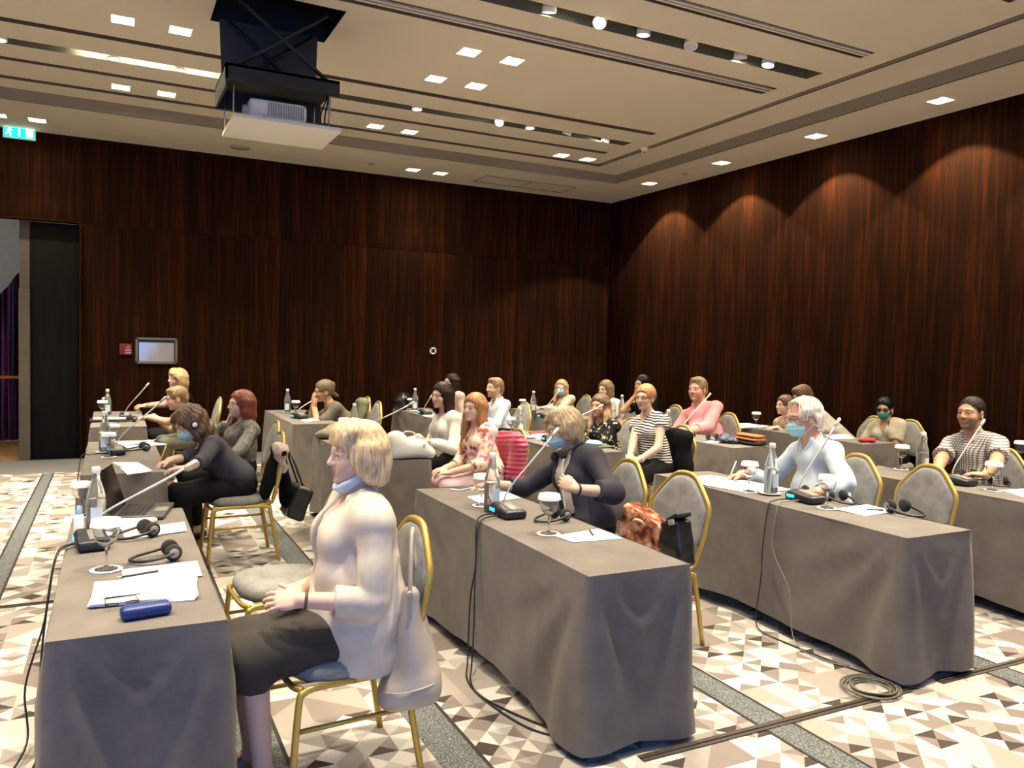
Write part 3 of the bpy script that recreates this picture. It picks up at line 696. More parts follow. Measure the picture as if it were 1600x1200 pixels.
# -- materials for people
def skin_mat():
    t = NT('skin'); a = t.node('ShaderNodeAttribute', attribute_name='tone'); t.t.links.new(a.outputs['Color'], t.b.inputs['Base Color'])
    t.set(rough=.48, spec=.35, sss=.06); t.b.inputs['Subsurface Radius'].default_value = (.012, .005, .003); t.b.inputs['Subsurface Scale'].default_value = 1.0
    t.bump(t.noise(t.coord('Object'), 300, 2), .08, .001); return t.m
SKIN = skin_mat()
def hair_mat(name, c1, c2, rough=.42):
    if name in MATS: return MATS[name]
    t = NT(name); n = t.noise(t.coord('Object', (70, 70, 9)), 1.6, 4, .6)
    t.set(col=t.ramp(n, [(.32, c1), (.68, c2)]), rough=rough, spec=.4 if c2[0] > .1 else .15); t.bump(n, .55, .004); MATS[name] = t.m; return t.m
def eye_mats(iris):
    return [mat('eye_white', (.45, .42, .40), .2), mat('iris_%s' % iris, {'brown': (.06, .025, .01), 'blue': (.10, .16, .22), 'green': (.09, .11, .06)}[iris], .12), mat('pupil', (.004, .004, .004), .1)]
def frame_of(yaw, pitch=0, roll=0):
    """columns forward, left, up; yaw in degrees from +X, pitch>0 looks down, roll>0 tips to the left"""
    y, p, r = map(math.radians, (yaw, pitch, roll)); return rotz(y)@roty(p)@rotx(-r)
def add_head(s, c, R, sc, sex, fat=0.0, ears=True):
    H = lambda q: np.array(c)+R@(np.array(q, float)*sc)
    m = 1.0 if sex == 'm' else .0; z = sc
    s.ell(H((-.016, 0, .028)), np.array((.098, .077, .090))*z, R, 0)
    s.ell(H((.030, 0, -.022)), np.array((.064, .063+.004*fat, .088))*z, R, .025)
    s.ell(H((.030, 0, -.066)), np.array((.050+.002*m, .049+.006*m+.008*fat, .042))*z, R, .022)
    s.ell(H((.076, 0, -.097)), np.array((.020, .021+.005*m, .016))*z, R, .022)
    for y in (1, -1):
        s.ell(H((.056, y*.036, -.030)), np.array((.030, .026, .028))*z, R, .018)
        s.cone(H((.086, y*.008, .024)), H((.070, y*.046, .020)), .0125*z, .010*z, .014)
        s.ell(H((.0995, y*.0315, .000)), .0165*z, R, .014, 's')
    s.cone(H((.089, 0, .016)), H((.110, 0, -.026)), .0085*z, .0120*z, .012)
    for y in (1, -1): s.ell(H((.099, y*.0115, -.031)), np.array((.011, .0085, .0085))*z, R, .006)
    s.ell(H((.081, 0, -.058)), np.array((.016, .027, .020))*z, R, .014)
    s.cone(H((.086, .018, -.0610)), H((.0925, .003, -.0570)), .0040*z, .0055*z, .005); s.cone(H((.086, -.018, -.0610)), H((.0925, -.003, -.0570)), .0040*z, .0055*z, .005)
    s.cone(H((.0865, .013, -.069)), H((.0865, -.013, -.069)), .0068*z, .0068*z, .005)
    s.cone(H((.0975, .021, -.0632)), H((.0975, -.021, -.0632)), .0026*z, .0026*z, .003, 's')
    for y in (1, -1):                                     # lids
        s.cone(H((.0865, y*.018, .0075)), H((.0805, y*.044, .0055)), .0062*z, .0055*z, .004)
        s.cone(H((.0855, y*.020, -.0085)), H((.080, y*.043, -.0075)), .0055*z, .005*z, .004)
        if ears:
            Re = R@rotz(y*.35)@roty(.15)
            s.ell(H((-.008, y*.076, -.012)), np.array((.022, .011, .034))*z, Re, .006); s.ell(H((.000, y*.088, -.010)), np.array((.011, .009, .018))*z, Re, .006, 's')
    return H
def head_tones(V, c, R, sc, skin, sex, beard=0.0, brow=(.12, .07, .04), lips=(.50, .18, .15)):
    q = (V-np.array(c))@R/sc; T = np.tile(np.array(skin), (len(V), 1))
    def wt(c0, r): return np.clip(1.4-np.sqrt((((q-np.array(c0))/np.array(r))**2).sum(-1)), 0, 1)[:, None]
    for y in (1, -1):
        w = wt((.07, y*.042, -.035), (.035, .024, .024))*.25; T = T*(1-w)+np.array((skin[0]*1.02, skin[1]*.78, skin[2]*.75))*w
        w = wt((.088, y*.024, .0245), (.02, .012, .0045))*.8; T = T*(1-w)+np.array(brow)*w
        w = wt((.078, y*.044, .0225), (.02, .012, .0045))*.7; T = T*(1-w)+np.array(brow)*w
        w = wt((.086, y*.031, .0055), (.014, .015, .0035))*.6; T = T*(1-w)+np.array((.05, .03, .025))*w
    w = wt((.092, 0, -.0572), (.02, .020, .0042)); T = T*(1-w*.8)+np.array(lips)*w*.8
    w = wt((.090, 0, -.0695), (.02, .017, .0055)); T = T*(1-w*.8)+np.array(lips)*w*.8
    w = wt((.110, 0, -.028), (.014, .014, .014))*.15; T = T*(1-w)+np.array((skin[0], skin[1]*.75, skin[2]*.7))*w
    if beard:
        b = np.clip((-.030-q[:, 2])/.015, 0, 1)*np.clip((q[:, 2]+.14)/.02, 0, 1)*np.clip((q[:, 0]-.005)/.02, 0, 1)
        b *= 1-.9*np.clip(1.3-np.sqrt((((q-np.array((.095, 0, -.062)))/np.array((.03, .022, .011)))**2).sum(-1)), 0, 1)
        b = (b*beard)[:, None]; T = T*(1-b)+np.array(brow)*b
    return T
def add_hand(s, wr, d, nrm, side, curl=.5, spread=1.0, sc=1.0, thumb=.5, curls=None):
    """wrist wr, direction d, palm normal nrm, side=+1 left/-1 right"""
    d = unit(d); nrm = np.array(nrm, float); nrm = unit(nrm-d*(nrm@d)); sd = np.cross(nrm, d)*side
    F = np.stack([d, sd, nrm], -1)
    s.ell(wr+d*.048*sc, np.array((.052, .041, .0165))*sc, F, .012)
    s.ell(wr+d*.03*sc+sd*.022*sc+nrm*.006*sc, np.array((.034, .02, .016))*sc, F, .012)
    for i, (o, L) in enumerate(((.029, .068), (.0095, .076), (-.0105, .070), (-.0285, .055))):
        c = curls[i] if curls is not None else curl*(1+.1*i); p = wr+d*(.088-.004*abs(i-1))*sc+sd*o*sc; a = .12*spread*(1.5-i)/1.5; dd = unit(d+sd*a); r = (.0092, .0093, .009, .008)[i]*sc
        s.cone(wr+d*.04*sc+sd*o*.7*sc, p, .0125*sc, r*1.08, .008)
        ang = c*.55
        for seg, fr in ((.45, 0), (.31, 1), (.26, 1)):
            v = dd*math.cos(ang)+nrm*math.sin(ang); e = p+v*L*seg*sc; s.cone(p, e, r, r*.88, .003); p = e; r *= .9; ang += c*.85
    p = wr+d*.026*sc+sd*.03*sc; v = unit(d*.75+sd*(.75-.5*thumb)+nrm*.45*thumb)
    e = p+v*.040*sc; s.cone(wr+d*.012*sc+sd*.014*sc, p, .015*sc, .0125*sc, .01).cone(p, e, .0122*sc, .0105*sc, .005); v2 = unit(v+d*.5-sd*.3*thumb); s.cone(e, e+v2*.028*sc, .0103*sc, .0085*sc, .004)
def ik(S, W, l1, l2, pole):
    d = W-S; L = np.linalg.norm(d); u = d/L
    if L > (l1+l2)*.995: L = (l1+l2)*.995; W = S+u*L
    a = (l1*l1-l2*l2+L*L)/(2*L); h = math.sqrt(max(l1*l1-a*a, 0)); pl = np.array(pole, float); pl = pl-u*(pl@u); return S+u*a+unit(pl)*h, W
def person(label, head, hip, yaw=180, hyaw=None, hpitch=0, hroll=0, sex='f', sc=1.0, girth=1.0, skin=(.55, .33, .23), h=.008, seed=1, lh=None, rh=None, top=None, under=None, jacket=None,
           bottom=None, hair=None, mask=None, glasses=None, beard=0, brow=(.10, .06, .035), lips=(.48, .17, .14), iris='brown', shoe=(.02, .02, .02), bust=1.0, extras=None, fat=0.0, feet=0.0, group='seated delegates', sh_w=None, knee=.43, legdy=0.0, neck_fwd=.03, depth=1.0):
    """head: world centre of the skull; hip: world (x, y) of the pelvis; hands lh/rh: dict(p=world wrist, d=finger dir, n=palm normal, curl)"""
    base = np.array([hip[0], hip[1], 0.0]); head = np.array(head, float)
    R = frame_of(yaw); f, l, up = R[:, 0], R[:, 1], R[:, 2]
    HR = frame_of(yaw if hyaw is None else hyaw, hpitch, hroll)
    P0 = np.array([hip[0], hip[1], .57]); g = girth; hs = sc*(1.03 if sex == 'm' else .97)
    N = head+HR@np.array((-.022, 0, -.125))*hs-up*.045*sc-f*neck_fwd            # neck base
    su = unit(N-P0); sl = unit(l-su*(l@su)); sf = np.cross(sl, su); TF = np.stack([sf, sl, su], -1); TL = np.linalg.norm(N-P0)
    T = lambda a, b, c: P0+sf*a+sl*b+su*(c*TL)                                   # torso coordinates, c in 0..1
    sw = (sh_w or (.185 if sex == 'm' else .165))*sc
    sh = {1: T(-.005, sw*.97, .855), -1: T(-.005, -sw*.97, .855)}
    l1, l2 = .29*sc, .255*sc; arms = {}
    for sd, hd in ((1, lh), (-1, rh)):
        if hd is None: hd = dict(p=P0+f*.30+l*sd*.13+up*.10, d=f-l*sd*.4, n=-up, curl=.5)
        W = np.array(hd['p'], float); E, W = ik(sh[sd], W, l1, l2, hd.get('pole', -up*1.0+l*sd*.45-f*.35)); arms[sd] = (sh[sd], E, W, hd)
    for (tx0, tx1, ty0, ty1) in TABLES.values():        # knees stay in front of the cloth on the sitter's side
        if ty0-.05 < hip[1] < ty1+.05 and 0 < hip[0]-tx1 < .9: knee = min(knee, (hip[0]-tx1-.115)/sc); feet = feet-.07
    th = {}; K = {}; A = {}
    for sd in (1, -1):
        th[sd] = P0+l*sd*.085*sc-up*.02; K[sd] = P0+f*knee*sc+l*(sd*.10*sc+legdy)+up*(-.06+.0); A[sd] = K[sd]+f*(.03+feet)-up*(K[sd][2]-.095); 
    p = thing('person', label, 'person', base, 0, group)
    ar = (.046 if sex == 'm' else .040)*sc*(.5+.5*g)
    # --- body
    def torso(s, e, k=.05, low=True):
        s.cone(T(0, 0, .06), T(.0, 0, .36), (.118+e), (.108+e), k, F=TF, sc=(.92*g*depth, 1.28*g, 1)) if low else None
        s.cone(T(.012*g, 0, .36), T(.008, 0, .74), .105+e, .108+e, k, F=TF, sc=(.95*(.6+.4*g)*depth, 1.22*(.6+.4*g), 1))
        s.cone(T(0, sw*.55, .86), T(0, -sw*.55, .86), .066+e, .066+e, k)
        if g > 1.15: s.ell(T(.055*g, 0, .28), ((.12+e)*g, (.145+e)*g, .15+e), TF, k)
        if sex == 'f':
            for y in (1, -1): s.ell(T(.085*depth, y*.068, .66), (.052*bust+e, .058*bust+e, .062*bust+e), TF, .03)
    def arm(s, sd, e, k=.02, end=1.0, flare=1.0):
        S, E, W, _ = arms[sd]
        s.cone(S, E, ar*1.12+e, ar*.92+e, .03 if k else k)
        if end > 1: pass
        if end >= 1: s.cone(E, W, ar*.95+e, ar*.66+e*flare, k)
        elif end > 0: pass
    body = SDF(); torso(body, 0)
    body.cone(N-su*.03, head+HR@np.array((-.02, 0, -.06))*hs, .056*hs*(1.08 if sex == 'm' else .92)*(1+.12*fat), .053*hs*(1.06 if sex == 'm' else .90)*(1+.1*fat), .03)
    for sd in (1, -1):
        arm(body, sd, 0); S, E, W, hd = arms[sd]
        body.cone(N+su*.01, S, .042*sc, .05*sc, .04)
        dd = unit(np.array(hd.get('d', W-E), float)); add_hand(body, W, dd, hd.get('n', -up), sd, hd.get('curl', .5), hd.get('spread', 1.0), sc*(1.02 if sex == 'm' else .94), hd.get('thumb', .5), hd.get('curls'))
        body.cone(th[sd], K[sd], .082*sc*g, .056*sc, .03); body.cone(K[sd], A[sd], .053*sc, .036*sc, .02)
        body.cone(A[sd]-up*.03-f*.02, A[sd]+f*.14-up*.065, .036*sc, .026*sc, .02)
    Hd = add_head(body, head, HR, hs, sex, fat)
    # fine boxes: head and hands
    hb = (head-np.array([.135, .135, .150])*hs, head+np.array([.135, .135, .14])*hs); boxes = [hb]; fine = [(hb, h*.62)]
    for sd in (1, -1):
        W = arms[sd][2]; dd = unit(np.array(arms[sd][3].get('d', W-arms[sd][1]), float)); c = W+dd*.085
        b = (c-.115*sc, c+.115*sc); boxes.append(b); fine.append((b, min(h*.75, .0062)))
    hc = h*2.0; V, F = poly(body, hc, excl=boxes); VV = [V]; FF = [F]; o = len(V)
    for (b, hh) in fine:
        V2, F2 = poly(body, hh, b[0]-hc*.8, b[1]+hc*.8); VV.append(V2); FF.append(F2+o); o += len(V2)
    V = np.concatenate(VV); F = np.concatenate(FF)
    np_mesh('body', V-base, F, SKIN, p, head_tones(V, head, HR, hs, skin, sex, beard, brow, lips))
    em = eye_mats(iris)
    for y in (1, -1):
        rr = .0125*hs; c = Hd((.0765, y*.0315, .0005)); vv = []; ff = []; n = 12; mi = []
        ang = [0, .22, .5, .9, 1.4]
        gz = HR@roty(.02)
        for a in ang:
            for k in range(n): t_ = 2*math.pi*k/n; vv.append(c-base+gz@(np.array((math.cos(a), math.sin(a)*math.cos(t_), math.sin(a)*math.sin(t_)))*rr))
        for i in range(4):
            for k in range(n): ff.append((i*n+k, i*n+(k+1) % n, (i+1)*n+(k+1) % n, (i+1)*n+k)); mi.append((2, 1, 0, 0)[i])
        eo = raw('eye', vv, ff, em, p, True); eo.data.polygons.foreach_set('material_index', mi)
    # --- clothes
    def garment(name, spec, e0, hh, sd_seed):
        s = SDF(); torso(s, e0, .05); 
        sleeve = spec.get('sleeve', 'long')
        for sd in (1, -1):
            S, E, W, _ = arms[sd]; s.cone(N-su*.02, S, .040*sc+e0, .05*sc+e0, .05); ks = spec.get('ks', .014)
            if sleeve == 'none': s.cone(T(0, sw*.5*sd, .86), S-sl*sd*.0, .06+e0, .052+e0, .04)
            elif sleeve == 'short': q = S+(E-S)*spec.get('len', .62); s.cone(S, q, ar*1.12+e0, ar*1.22+e0+.004, .02, cut=1)
            else:
                fr = spec.get('len', .94 if sleeve == 'long' else .45); q = E+(W-E)*fr
                s.ell(S, ar*.95+e0, None, .035); s.cone(S, E, ar*1.04+e0, ar*.95+e0+.003, ks); s.cone(E, q, ar*.97+e0+.004, ar*(.70 if fr > .8 else .88)+e0+.004, ks, cut=1)
        hem = spec.get('hem', 0)
        if hem: s.cone(T(0, 0, .10), P0+f*hem*.6+up*(-.015), .125+e0, .10+e0, .05, F=TF, sc=(1, 1.45*g, 1))
        nk = spec.get('neck', 'round')
        if nk in ('round', 'boat'):
            s.ell(N+sf*.015+su*.03, np.array((.075, .078 if nk == 'round' else .115, .07))*sc, TF, .008, 's')
        elif nk == 'v':
            s.ell(N+sf*.02+su*.035, np.array((.075, .075, .075))*sc, TF, .008, 's'); s.cone(N+sf*.075-su*.0, N+sf*.125-su*spec.get('vdepth', .12), .050, .004, .012, 's', F=TF, sc=(1.4, .9, 1))
        elif nk == 'open':                                  # jacket: open wedge all the way down the front
            s.ell(N+sf*.03+su*.03, np.array((.08, .072, .08))*sc, TF, .008, 's')
            wv = spec.get('open', .055); s.cone(N+sf*.10-su*.02, P0+sf*.16*g+su*.0, wv, wv*spec.get('taper', .8), .01, 's', F=TF, sc=(2.4, 1, 1))
        elif nk == 'collar': s.ell(N+sf*.012+su*.045, np.array((.068, .066, .075))*sc, TF, .006, 's'); s.cone(N+sf*.085+su*.0, N+sf*.115-su*.07, .030, .004, .01, 's', F=TF, sc=(1.4, 1, 1))
        dr = spec.get('drop', 0)
        if dr: s.cone(T(0, 0, .12), P0-up*dr, .122+e0, .138+e0, .04, F=TF, sc=(1.0*depth*g, 1.42*g, 1))
        s.plane(P0-up*(.055+dr), -up)
        a_ = spec.get('fold', .0048); w1 = wob(sd_seed, a_, 26); w2 = wob(sd_seed+50, a_*.28, 48)
        s.disp = lambda q: w1(q)+w2(q)
        g_ = blob(name, s, hh, spec['mat'], p, base)
        if nk == 'open' and spec.get('lapel', True):
            for y in (1, -1):
                xs = .108*depth*(.6+.4*g); p2 = N+sf*.05*depth+sl*y*.070-su*.002; p3 = N+sf*xs*.93+sl*y*.068-su*.11; p4 = N+sf*(xs+.012)+sl*y*.052-su*.23
                c = SDF(); c.cone(N-sf*.045+sl*y*.052+su*.030, p2, .012, .014, .01, F=TF, sc=(1, 1, 1.7)); c.cone(p2, p3, .014, .015, .01, F=TF, sc=(.8, 1.6, 1)); c.cone(p3, p4, .015, .005, .01, F=TF, sc=(.8, 1.6, 1)); blob('lapel', c, max(hh*.7, .006), spec['mat'], g_, base)
        if nk == 'collar':                                   # folded collar leaves
            for y in (1, -1):
                c = SDF(); c.cone(N+sf*-.055+sl*y*.035+su*.035, N+sf*.045+sl*y*.060+su*.022, .013, .014, .01, F=TF, sc=(1, 1, 2.0)); c.cone(N+sf*.045+sl*y*.060+su*.02, N+sf*.098+sl*y*.040-su*.038, .016, .007, .01, F=TF, sc=(1, 1, 1.6)); blob('collar', c, max(hh*.7, .006), spec.get('cmat', spec['mat']), g_, base)
        return g_
    gh = h*(1.35 if h < .0085 else 1.5)
    if under: garment('blouse', under, .007, gh, seed+3)
    if top: garment(top.get('name', 'shirt'), top, .011, gh, seed)
    if jacket: garment(jacket.get('name', 'jacket'), jacket, .019, gh, seed+1)
    b = bottom or dict(kind='trousers', mat=mat('black_trouser', (.006, .006, .007), .8, spec=.15))
    s = SDF()
    if b['kind'] == 'skirt':
        for sd in (1, -1): s.cone(th[sd], K[sd]+f*.03, .098*sc*g, .072*sc, .05)
        s.cone((th[1]+th[-1])/2, (K[1]+K[-1])/2+f*.03, .10*sc, .072*sc, .08, F=R, sc=(1, 1.5, 1)); s.cone(T(0, 0, -.05), T(0, 0, .14), .125, .115, .05, F=TF, sc=(1, 1.35*g, 1))
        for sd in (1, -1): s.cone(K[sd]+f*.0, K[sd]+f*.02-up*.09, .075*sc, .074*sc, .05, cut=1)
    else:
        s.cone(T(0, 0, -.02), T(0, 0, .10), .122, .118, .05, F=TF, sc=(1*g, 1.3*g, 1))
        for sd in (1, -1): s.cone(th[sd], K[sd], .094*sc*g, .068*sc, .04); s.cone(K[sd], A[sd]+up*.02, .067*sc, .056*sc, .03, cut=1)
    w3 = wob(seed+9, .003, 24); s.disp = w3
    blob(b['kind'], s, gh*1.15, b['mat'], p, base)
    sm = mat('shoe_%02d%02d%02d' % tuple(int(99*c) for c in shoe), shoe, .4)
    for sd in (1, -1):
        s = SDF(); a = A[sd]; s.cone(a-f*.045-up*.055, a+f*.05-up*.05, .038, .036, .02).cone(a+f*.05-up*.058, a+f*.165-up*.066, .036, .027, .02); s.plane((0, 0, .004), -up)
        blob('shoe', s, max(h*1.5, .010), sm, p, base)
    if hair: make_hair(p, base, head, HR, hs, hair, h, seed)
    if mask is not None: make_mask(p, base, head, HR, hs, mask, h)
    if glasses: make_glasses(p, base, head, HR, hs, glasses)
    info = dict(p=p, base=base, head=head, HR=HR, hs=hs, N=N, TF=TF, T=T, arms=arms, K=K, f=f, l=l, up=up, P0=P0, sf=sf, sl=sl, su=su)
    return info
def make_hair(p, base, c, R, sc, spec, h, seed):
    H = lambda q: np.array(c)+R@(np.array(q, float)*sc); z = sc; s = SDF(); st = spec['style']; v = spec.get('vol', 1.0)
    mt = spec['mat']; seedf = np.random.RandomState(seed)
    e = {'short': .010, 'crop': .005, 'old': .014}.get(st, .016)*v
    s.ell(H((-.018, 0, .030)), (np.array((.098, .077, .090))+e)*z, R, 0)
    L = spec.get('len', .2); fall = np.array(spec.get('fall', (0, 0, -1.0))); fl = R.T@unit(fall)
    def lock(a, ln, r0, r1, out=(0, 0, 0), k=.03):
        a = np.array(a, float); m = a+fl*ln*.5+np.array(out)*.7; b = a+fl*ln+np.array(out); s.cone(H(a), H(m), r0*z, (r0+r1)/2*z, k).cone(H(m), H(b), (r0+r1)/2*z, r1*z, k)
    if st in ('bob', 'long', 'wavy'):
        n = 5
        for y in (1, -1):
            lock((.008, y*.074, .028), L*.85, .026*v, .020*v, (.0, y*.004, 0)); lock((-.030, y*.072, .020), L*.95, .034*v, .026*v, (-.004, y*.006, 0)); lock((-.068, y*.048, .010), L, .042*v, .030*v, (-.012, y*.0, 0))
        lock((-.085, 0, .010), L, .048*v, .034*v, (-.016, 0, 0))
        if spec.get('front'):
            for y in (1, -1): lock((.000, y*.082, -.06), L*1.15, .024*v, .016*v, (.045, y*.012, 0))
    if st == 'bob':
        s.cone(H((-.055, .05, -.085)), H((-.055, -.05, -.085)), .038*v*z, .038*v*z, .04)
    if spec.get('bangs'):
        bz = spec['bangs']
        for y0, y1 in ((.055, .02), (.02, -.015), (-.012, -.05), (.07, .055), (-.07, -.055)): s.cone(H((.045, y0*.8, .098)), H((.094-abs(y1)*.35, y1, bz)), .024*z, .0125*z, .012)
        s.cone(H((.02, 0, .105)), H((.06, 0, .085)), .035*z, .035*z, .03, F=R, sc=(1, 1.7, 1))
    if spec.get('sweep'):                                # side-swept fringe
        sd = spec['sweep']
        for (a, b_, r) in (((.05, -sd*.03, .105), (.088, sd*.02, .062), .02), ((.088, sd*.02, .062), (.065, sd*.066, .030), .017), ((.03, -sd*.03, .11), (.07, sd*.055, .065), .024), ((.065, sd*.066, .030), (.03, sd*.082, -.005), .016), ((.06, -sd*.035, .095), (.055, -sd*.068, .045), .018)): s.cone(H(a), H(b_), r*z*v, r*.85*z*v, .02)
    if spec.get('bun'):
        b = spec['bun']; s.ell(H(b[:3]), b[3]*z, R, .012)
    if spec.get('tail'):
        a, b_ = spec['tail']; s.cone(H(a), H(b_), .026*z, .018*z, .02)
    if st == 'old':
        for (a, b_, r) in (((-.02, .03, .115), (.07, .02, .098), .022), ((-.03, -.04, .11), (.055, -.045, .09), .024), ((-.05, .07, .06), (.03, .078, .055), .02), ((-.05, -.07, .06), (.035, -.078, .05), .02), ((-.09, .04, .0), (-.085, .04, -.06), .034), ((-.09, -.04, .0), (-.085, -.04, -.06), .034), ((-.05, .08, .0), (-.045, .08, -.04), .02), ((-.05, -.08, .0), (-.045, -.08, -.04), .02)): s.cone(H(a), H(b_), r*z, r*.8*z, .02)
    if st in ('short', 'crop'):
        if st == 'short': s.ell(H((.038, 0, .092)), np.array((.045, .058, .024+.006*v))*z, R, .02)
        for y in (1, -1): s.cone(H((.02, y*.074, .045)), H((.012, y*.075, -.005)), .012*z*v, .007*z, .012)
        s.cone(H((-.082, .03, -.03)), H((-.078, .03, -.075)), .034*z, .02*z, .03).cone(H((-.082, -.03, -.03)), H((-.078, -.03, -.075)), .034*z, .02*z, .03)
    # carve the face
    fh = spec.get('fore', .066)
    if not spec.get('bangs'):
        s.ell(H((.095, 0, -.05)), np.array((.078, .0585, fh+.046))*z, R, .014, 's'); s.ell(H((.090, 0, fh*.45)), np.array((.050, .052, fh*.52))*z, R, .012, 's')
    else:
        s.ell(H((.105, 0, -.085)), np.array((.078, .0585, spec['bangs']+.085))*z, R, .012, 's')
    if st in ('short', 'crop', 'old', 'bunned'):
        s.box(H((.075, 0, -.09)), np.array((.085, .2, .082))*z, R, .01, .012, 's')
        for y in (1, -1): s.ell(H((-.006, y*.085, -.020)), np.array((.030, .03, .040))*z, R, .01, 's')
        s.box(H((.0, 0, -.17)), np.array((.3, .3, .075))*z, R, .01, .012, 's')
    if st == 'old': s.ell(H((.085, 0, .07)), np.array((.055, .06, .045))*z, R, .02, 's')
    if st == 'bob' or st == 'long' or st == 'wavy':
        pass
    am = spec.get('groove', .0026); fr_ = spec.get('freq', 22); w_ = wob(seed+77, 1.0, 16)
    wave = spec.get('wave', 0.0)
    def disp(P):
        q = ((P-np.array(c))@R)/sc; th_ = np.arctan2(q[..., 1], -q[..., 0]+.02+.0*q[..., 2])
        tp = np.clip((np.hypot(q[..., 0]+.02, q[..., 1])-.015)/.05, 0, 1); return tp*(am*np.sin(fr_*th_+1.6*w_(P)+q[..., 2]*14)+am*.5*np.sin(fr_*2.1*th_+2.0*w_(P)))+wave*np.sin(q[..., 2]*75+th_*3+2*w_(P))
    s.disp = disp
    hh = max(h*.7, .004) if st in ('short', 'crop') else h*.75
    blob('hair', s, hh, mt, p, base)
MASKB = mat('mask_blue', (.34, .56, .64), .75, var=.08, vscale=60, bump=.2, bscale=300)
MASKW = mat('mask_loop_white', (.8, .8, .8), .6)
def make_mask(p, base, c, R, sc, spec, h):
    H = lambda q: np.array(c)+R@(np.array(q, float)*sc); s = SDF(); dz = spec.get('dz', 0.0); rot = spec.get('rot', 0.0); M_ = R@roty(rot); ms = spec.get('size', 1.0)
    cc = H((.040+spec.get('dx', 0), 0, -.056+dz))
    s.ell(cc, np.array((.071, .066, .060))*sc*ms, M_, 0); s.ell(cc+M_[:, 0]*.03*sc*ms, np.array((.056, .040, .052))*sc*ms, M_, .03)
    s.plane(cc-M_[:, 0]*spec.get('back', .006)*sc, -M_[:, 0], .004); s.plane(cc+M_[:, 2]*spec.get('up', .047)*sc, M_[:, 2], .006); s.plane(cc-M_[:, 2]*.062*sc, -M_[:, 2], .006)
    s.disp = lambda P: .0016*np.sin(((P-cc)@M_[:, 2])/sc*260)
    fm = blob('face_mask', s, max(h*.62, .004), spec.get('mat', MASKB), p, base)
    for y in (1, -1):
        e = H((-.012, y*.083, .005)); e2 = H((-.016, y*.082, -.04)); a = cc+M_@np.array((.006, y*.060, .036))*sc; b = cc+M_@np.array((.006, y*.058, -.045))*sc
        MB().tube(spline([a-base, e-base+np.array((0, 0, .01)), e-base-R[:, 0]*.012, e2-base, b-base], 5), .0014, 5).build('ear_loop', MASKW, fm)
def make_glasses(p, base, c, R, sc, spec):
    H = lambda q: np.array(c)+R@(np.array(q, float)*sc)-base; m = MB(); lens = []; col = spec.get('mat'); dz = spec.get('dz', 0); r = spec.get('r', .0022)
    w_, hh = spec.get('w', .023), spec.get('h', .017)
    for y in (1, -1):
        lp = []
        for k in range(18):
            a = 2*math.pi*k/18; lp.append(H((.104-.10*(abs(y*.033+w_*math.cos(a)))**1.3, y*.033+w_*math.cos(a), -.002+dz+hh*math.sin(a))))
        m.tube(lp, r, 6, closed=True)
        m.tube([H((.094, y*.056, .006+dz)), H((.04, y*.079, .006+dz)), H((-.02, y*.083, .002+dz)), H((-.034, y*.080, -.018+dz))], r, 6)
        if spec.get('lens'): lens.append(lp)
    m.tube([H((.104, .011, .003+dz)), H((.107, 0, .006+dz)), H((.104, -.011, .003+dz))], r, 6)
    fr_ = m.build('spectacles', col, p)
    for lp in lens: raw('lens', lp, [tuple(range(18))], spec['lens'], fr_)
# ================================================================== fabrics
def fabric(name, build, rough=.85):
    if name in MATS: return MATS[name]
    t = NT(name); build(t); t.set(rough=rough, spec=.2); MATS[name] = t.m; return t.m
def plaid(t, base, line, line2, sx, sy):
    v = t.coord('Object'); sp = t.node('ShaderNodeSeparateXYZ'); t.t.links.new(v, sp.inputs[0])
    u = t.math('ADD', t.math('MULTIPLY', sp.outputs[1], .9), t.math('MULTIPLY', sp.outputs[0], .55)); z = sp.outputs[2]
    a = t.math('GREATER_THAN', t.math('FRACT', t.math('MULTIPLY', u, sx)), .62); b = t.math('GREATER_THAN', t.math('FRACT', t.math('MULTIPLY', z, sy)), .62)
    c = t.mix(t.math('MULTIPLY', a, .75), base, line); c = t.mix(t.math('MULTIPLY', b, .75), c, line2); t.set(col=c)
def spots(t, base, cols, scale, thr):
    v = t.coord('Object'); n = t.node('ShaderNodeTexNoise'); t.t.links.new(v, n.inputs['Vector']); n.inputs['Scale'].default_value = scale*.6; n.inputs['Detail'].default_value = 3
    mv = t.node('ShaderNodeVectorMath', operation='SCALE'); mv.inputs[3].default_value = .12; t.t.links.new(n.outputs['Color'], mv.inputs[0])
    ad = t.node('ShaderNodeVectorMath', operation='ADD'); t.t.links.new(v, ad.inputs[0]); t.t.links.new(mv.outputs[0], ad.inputs[1])
    vo = t.node('ShaderNodeTexVoronoi'); vo.inputs['Scale'].default_value = scale; t.t.links.new(ad.outputs[0], vo.inputs['Vector'])
    sp = t.node('ShaderNodeSeparateColor'); t.t.links.new(vo.outputs['Color'], sp.inputs[0])
    k = len(cols); pal = t.ramp(sp.outputs[0], [(i/k, c) for i, c in enumerate(cols)], 'CONSTANT')
    m = t.math('LESS_THAN', vo.outputs['Distance'], thr); keep = t.math('GREATER_THAN', sp.outputs[1], .25)
    t.set(col=t.mix(t.math('MULTIPLY', m, keep), base, pal))
def wavy(t):
    v = t.coord('Object'); w_ = t.node('ShaderNodeTexWave', wave_type='BANDS', bands_direction='Z'); t.t.links.new(v, w_.inputs[0]); w_.inputs['Scale'].default_value = 14; w_.inputs['Distortion'].default_value = 5; w_.inputs['Detail'].default_value = 1; w_.inputs['Detail Scale'].default_value = .6
    t.set(col=t.ramp(w_.outputs[0], [(0, (.75, .72, .66)), (.52, (.02, .02, .025))], 'CONSTANT'))
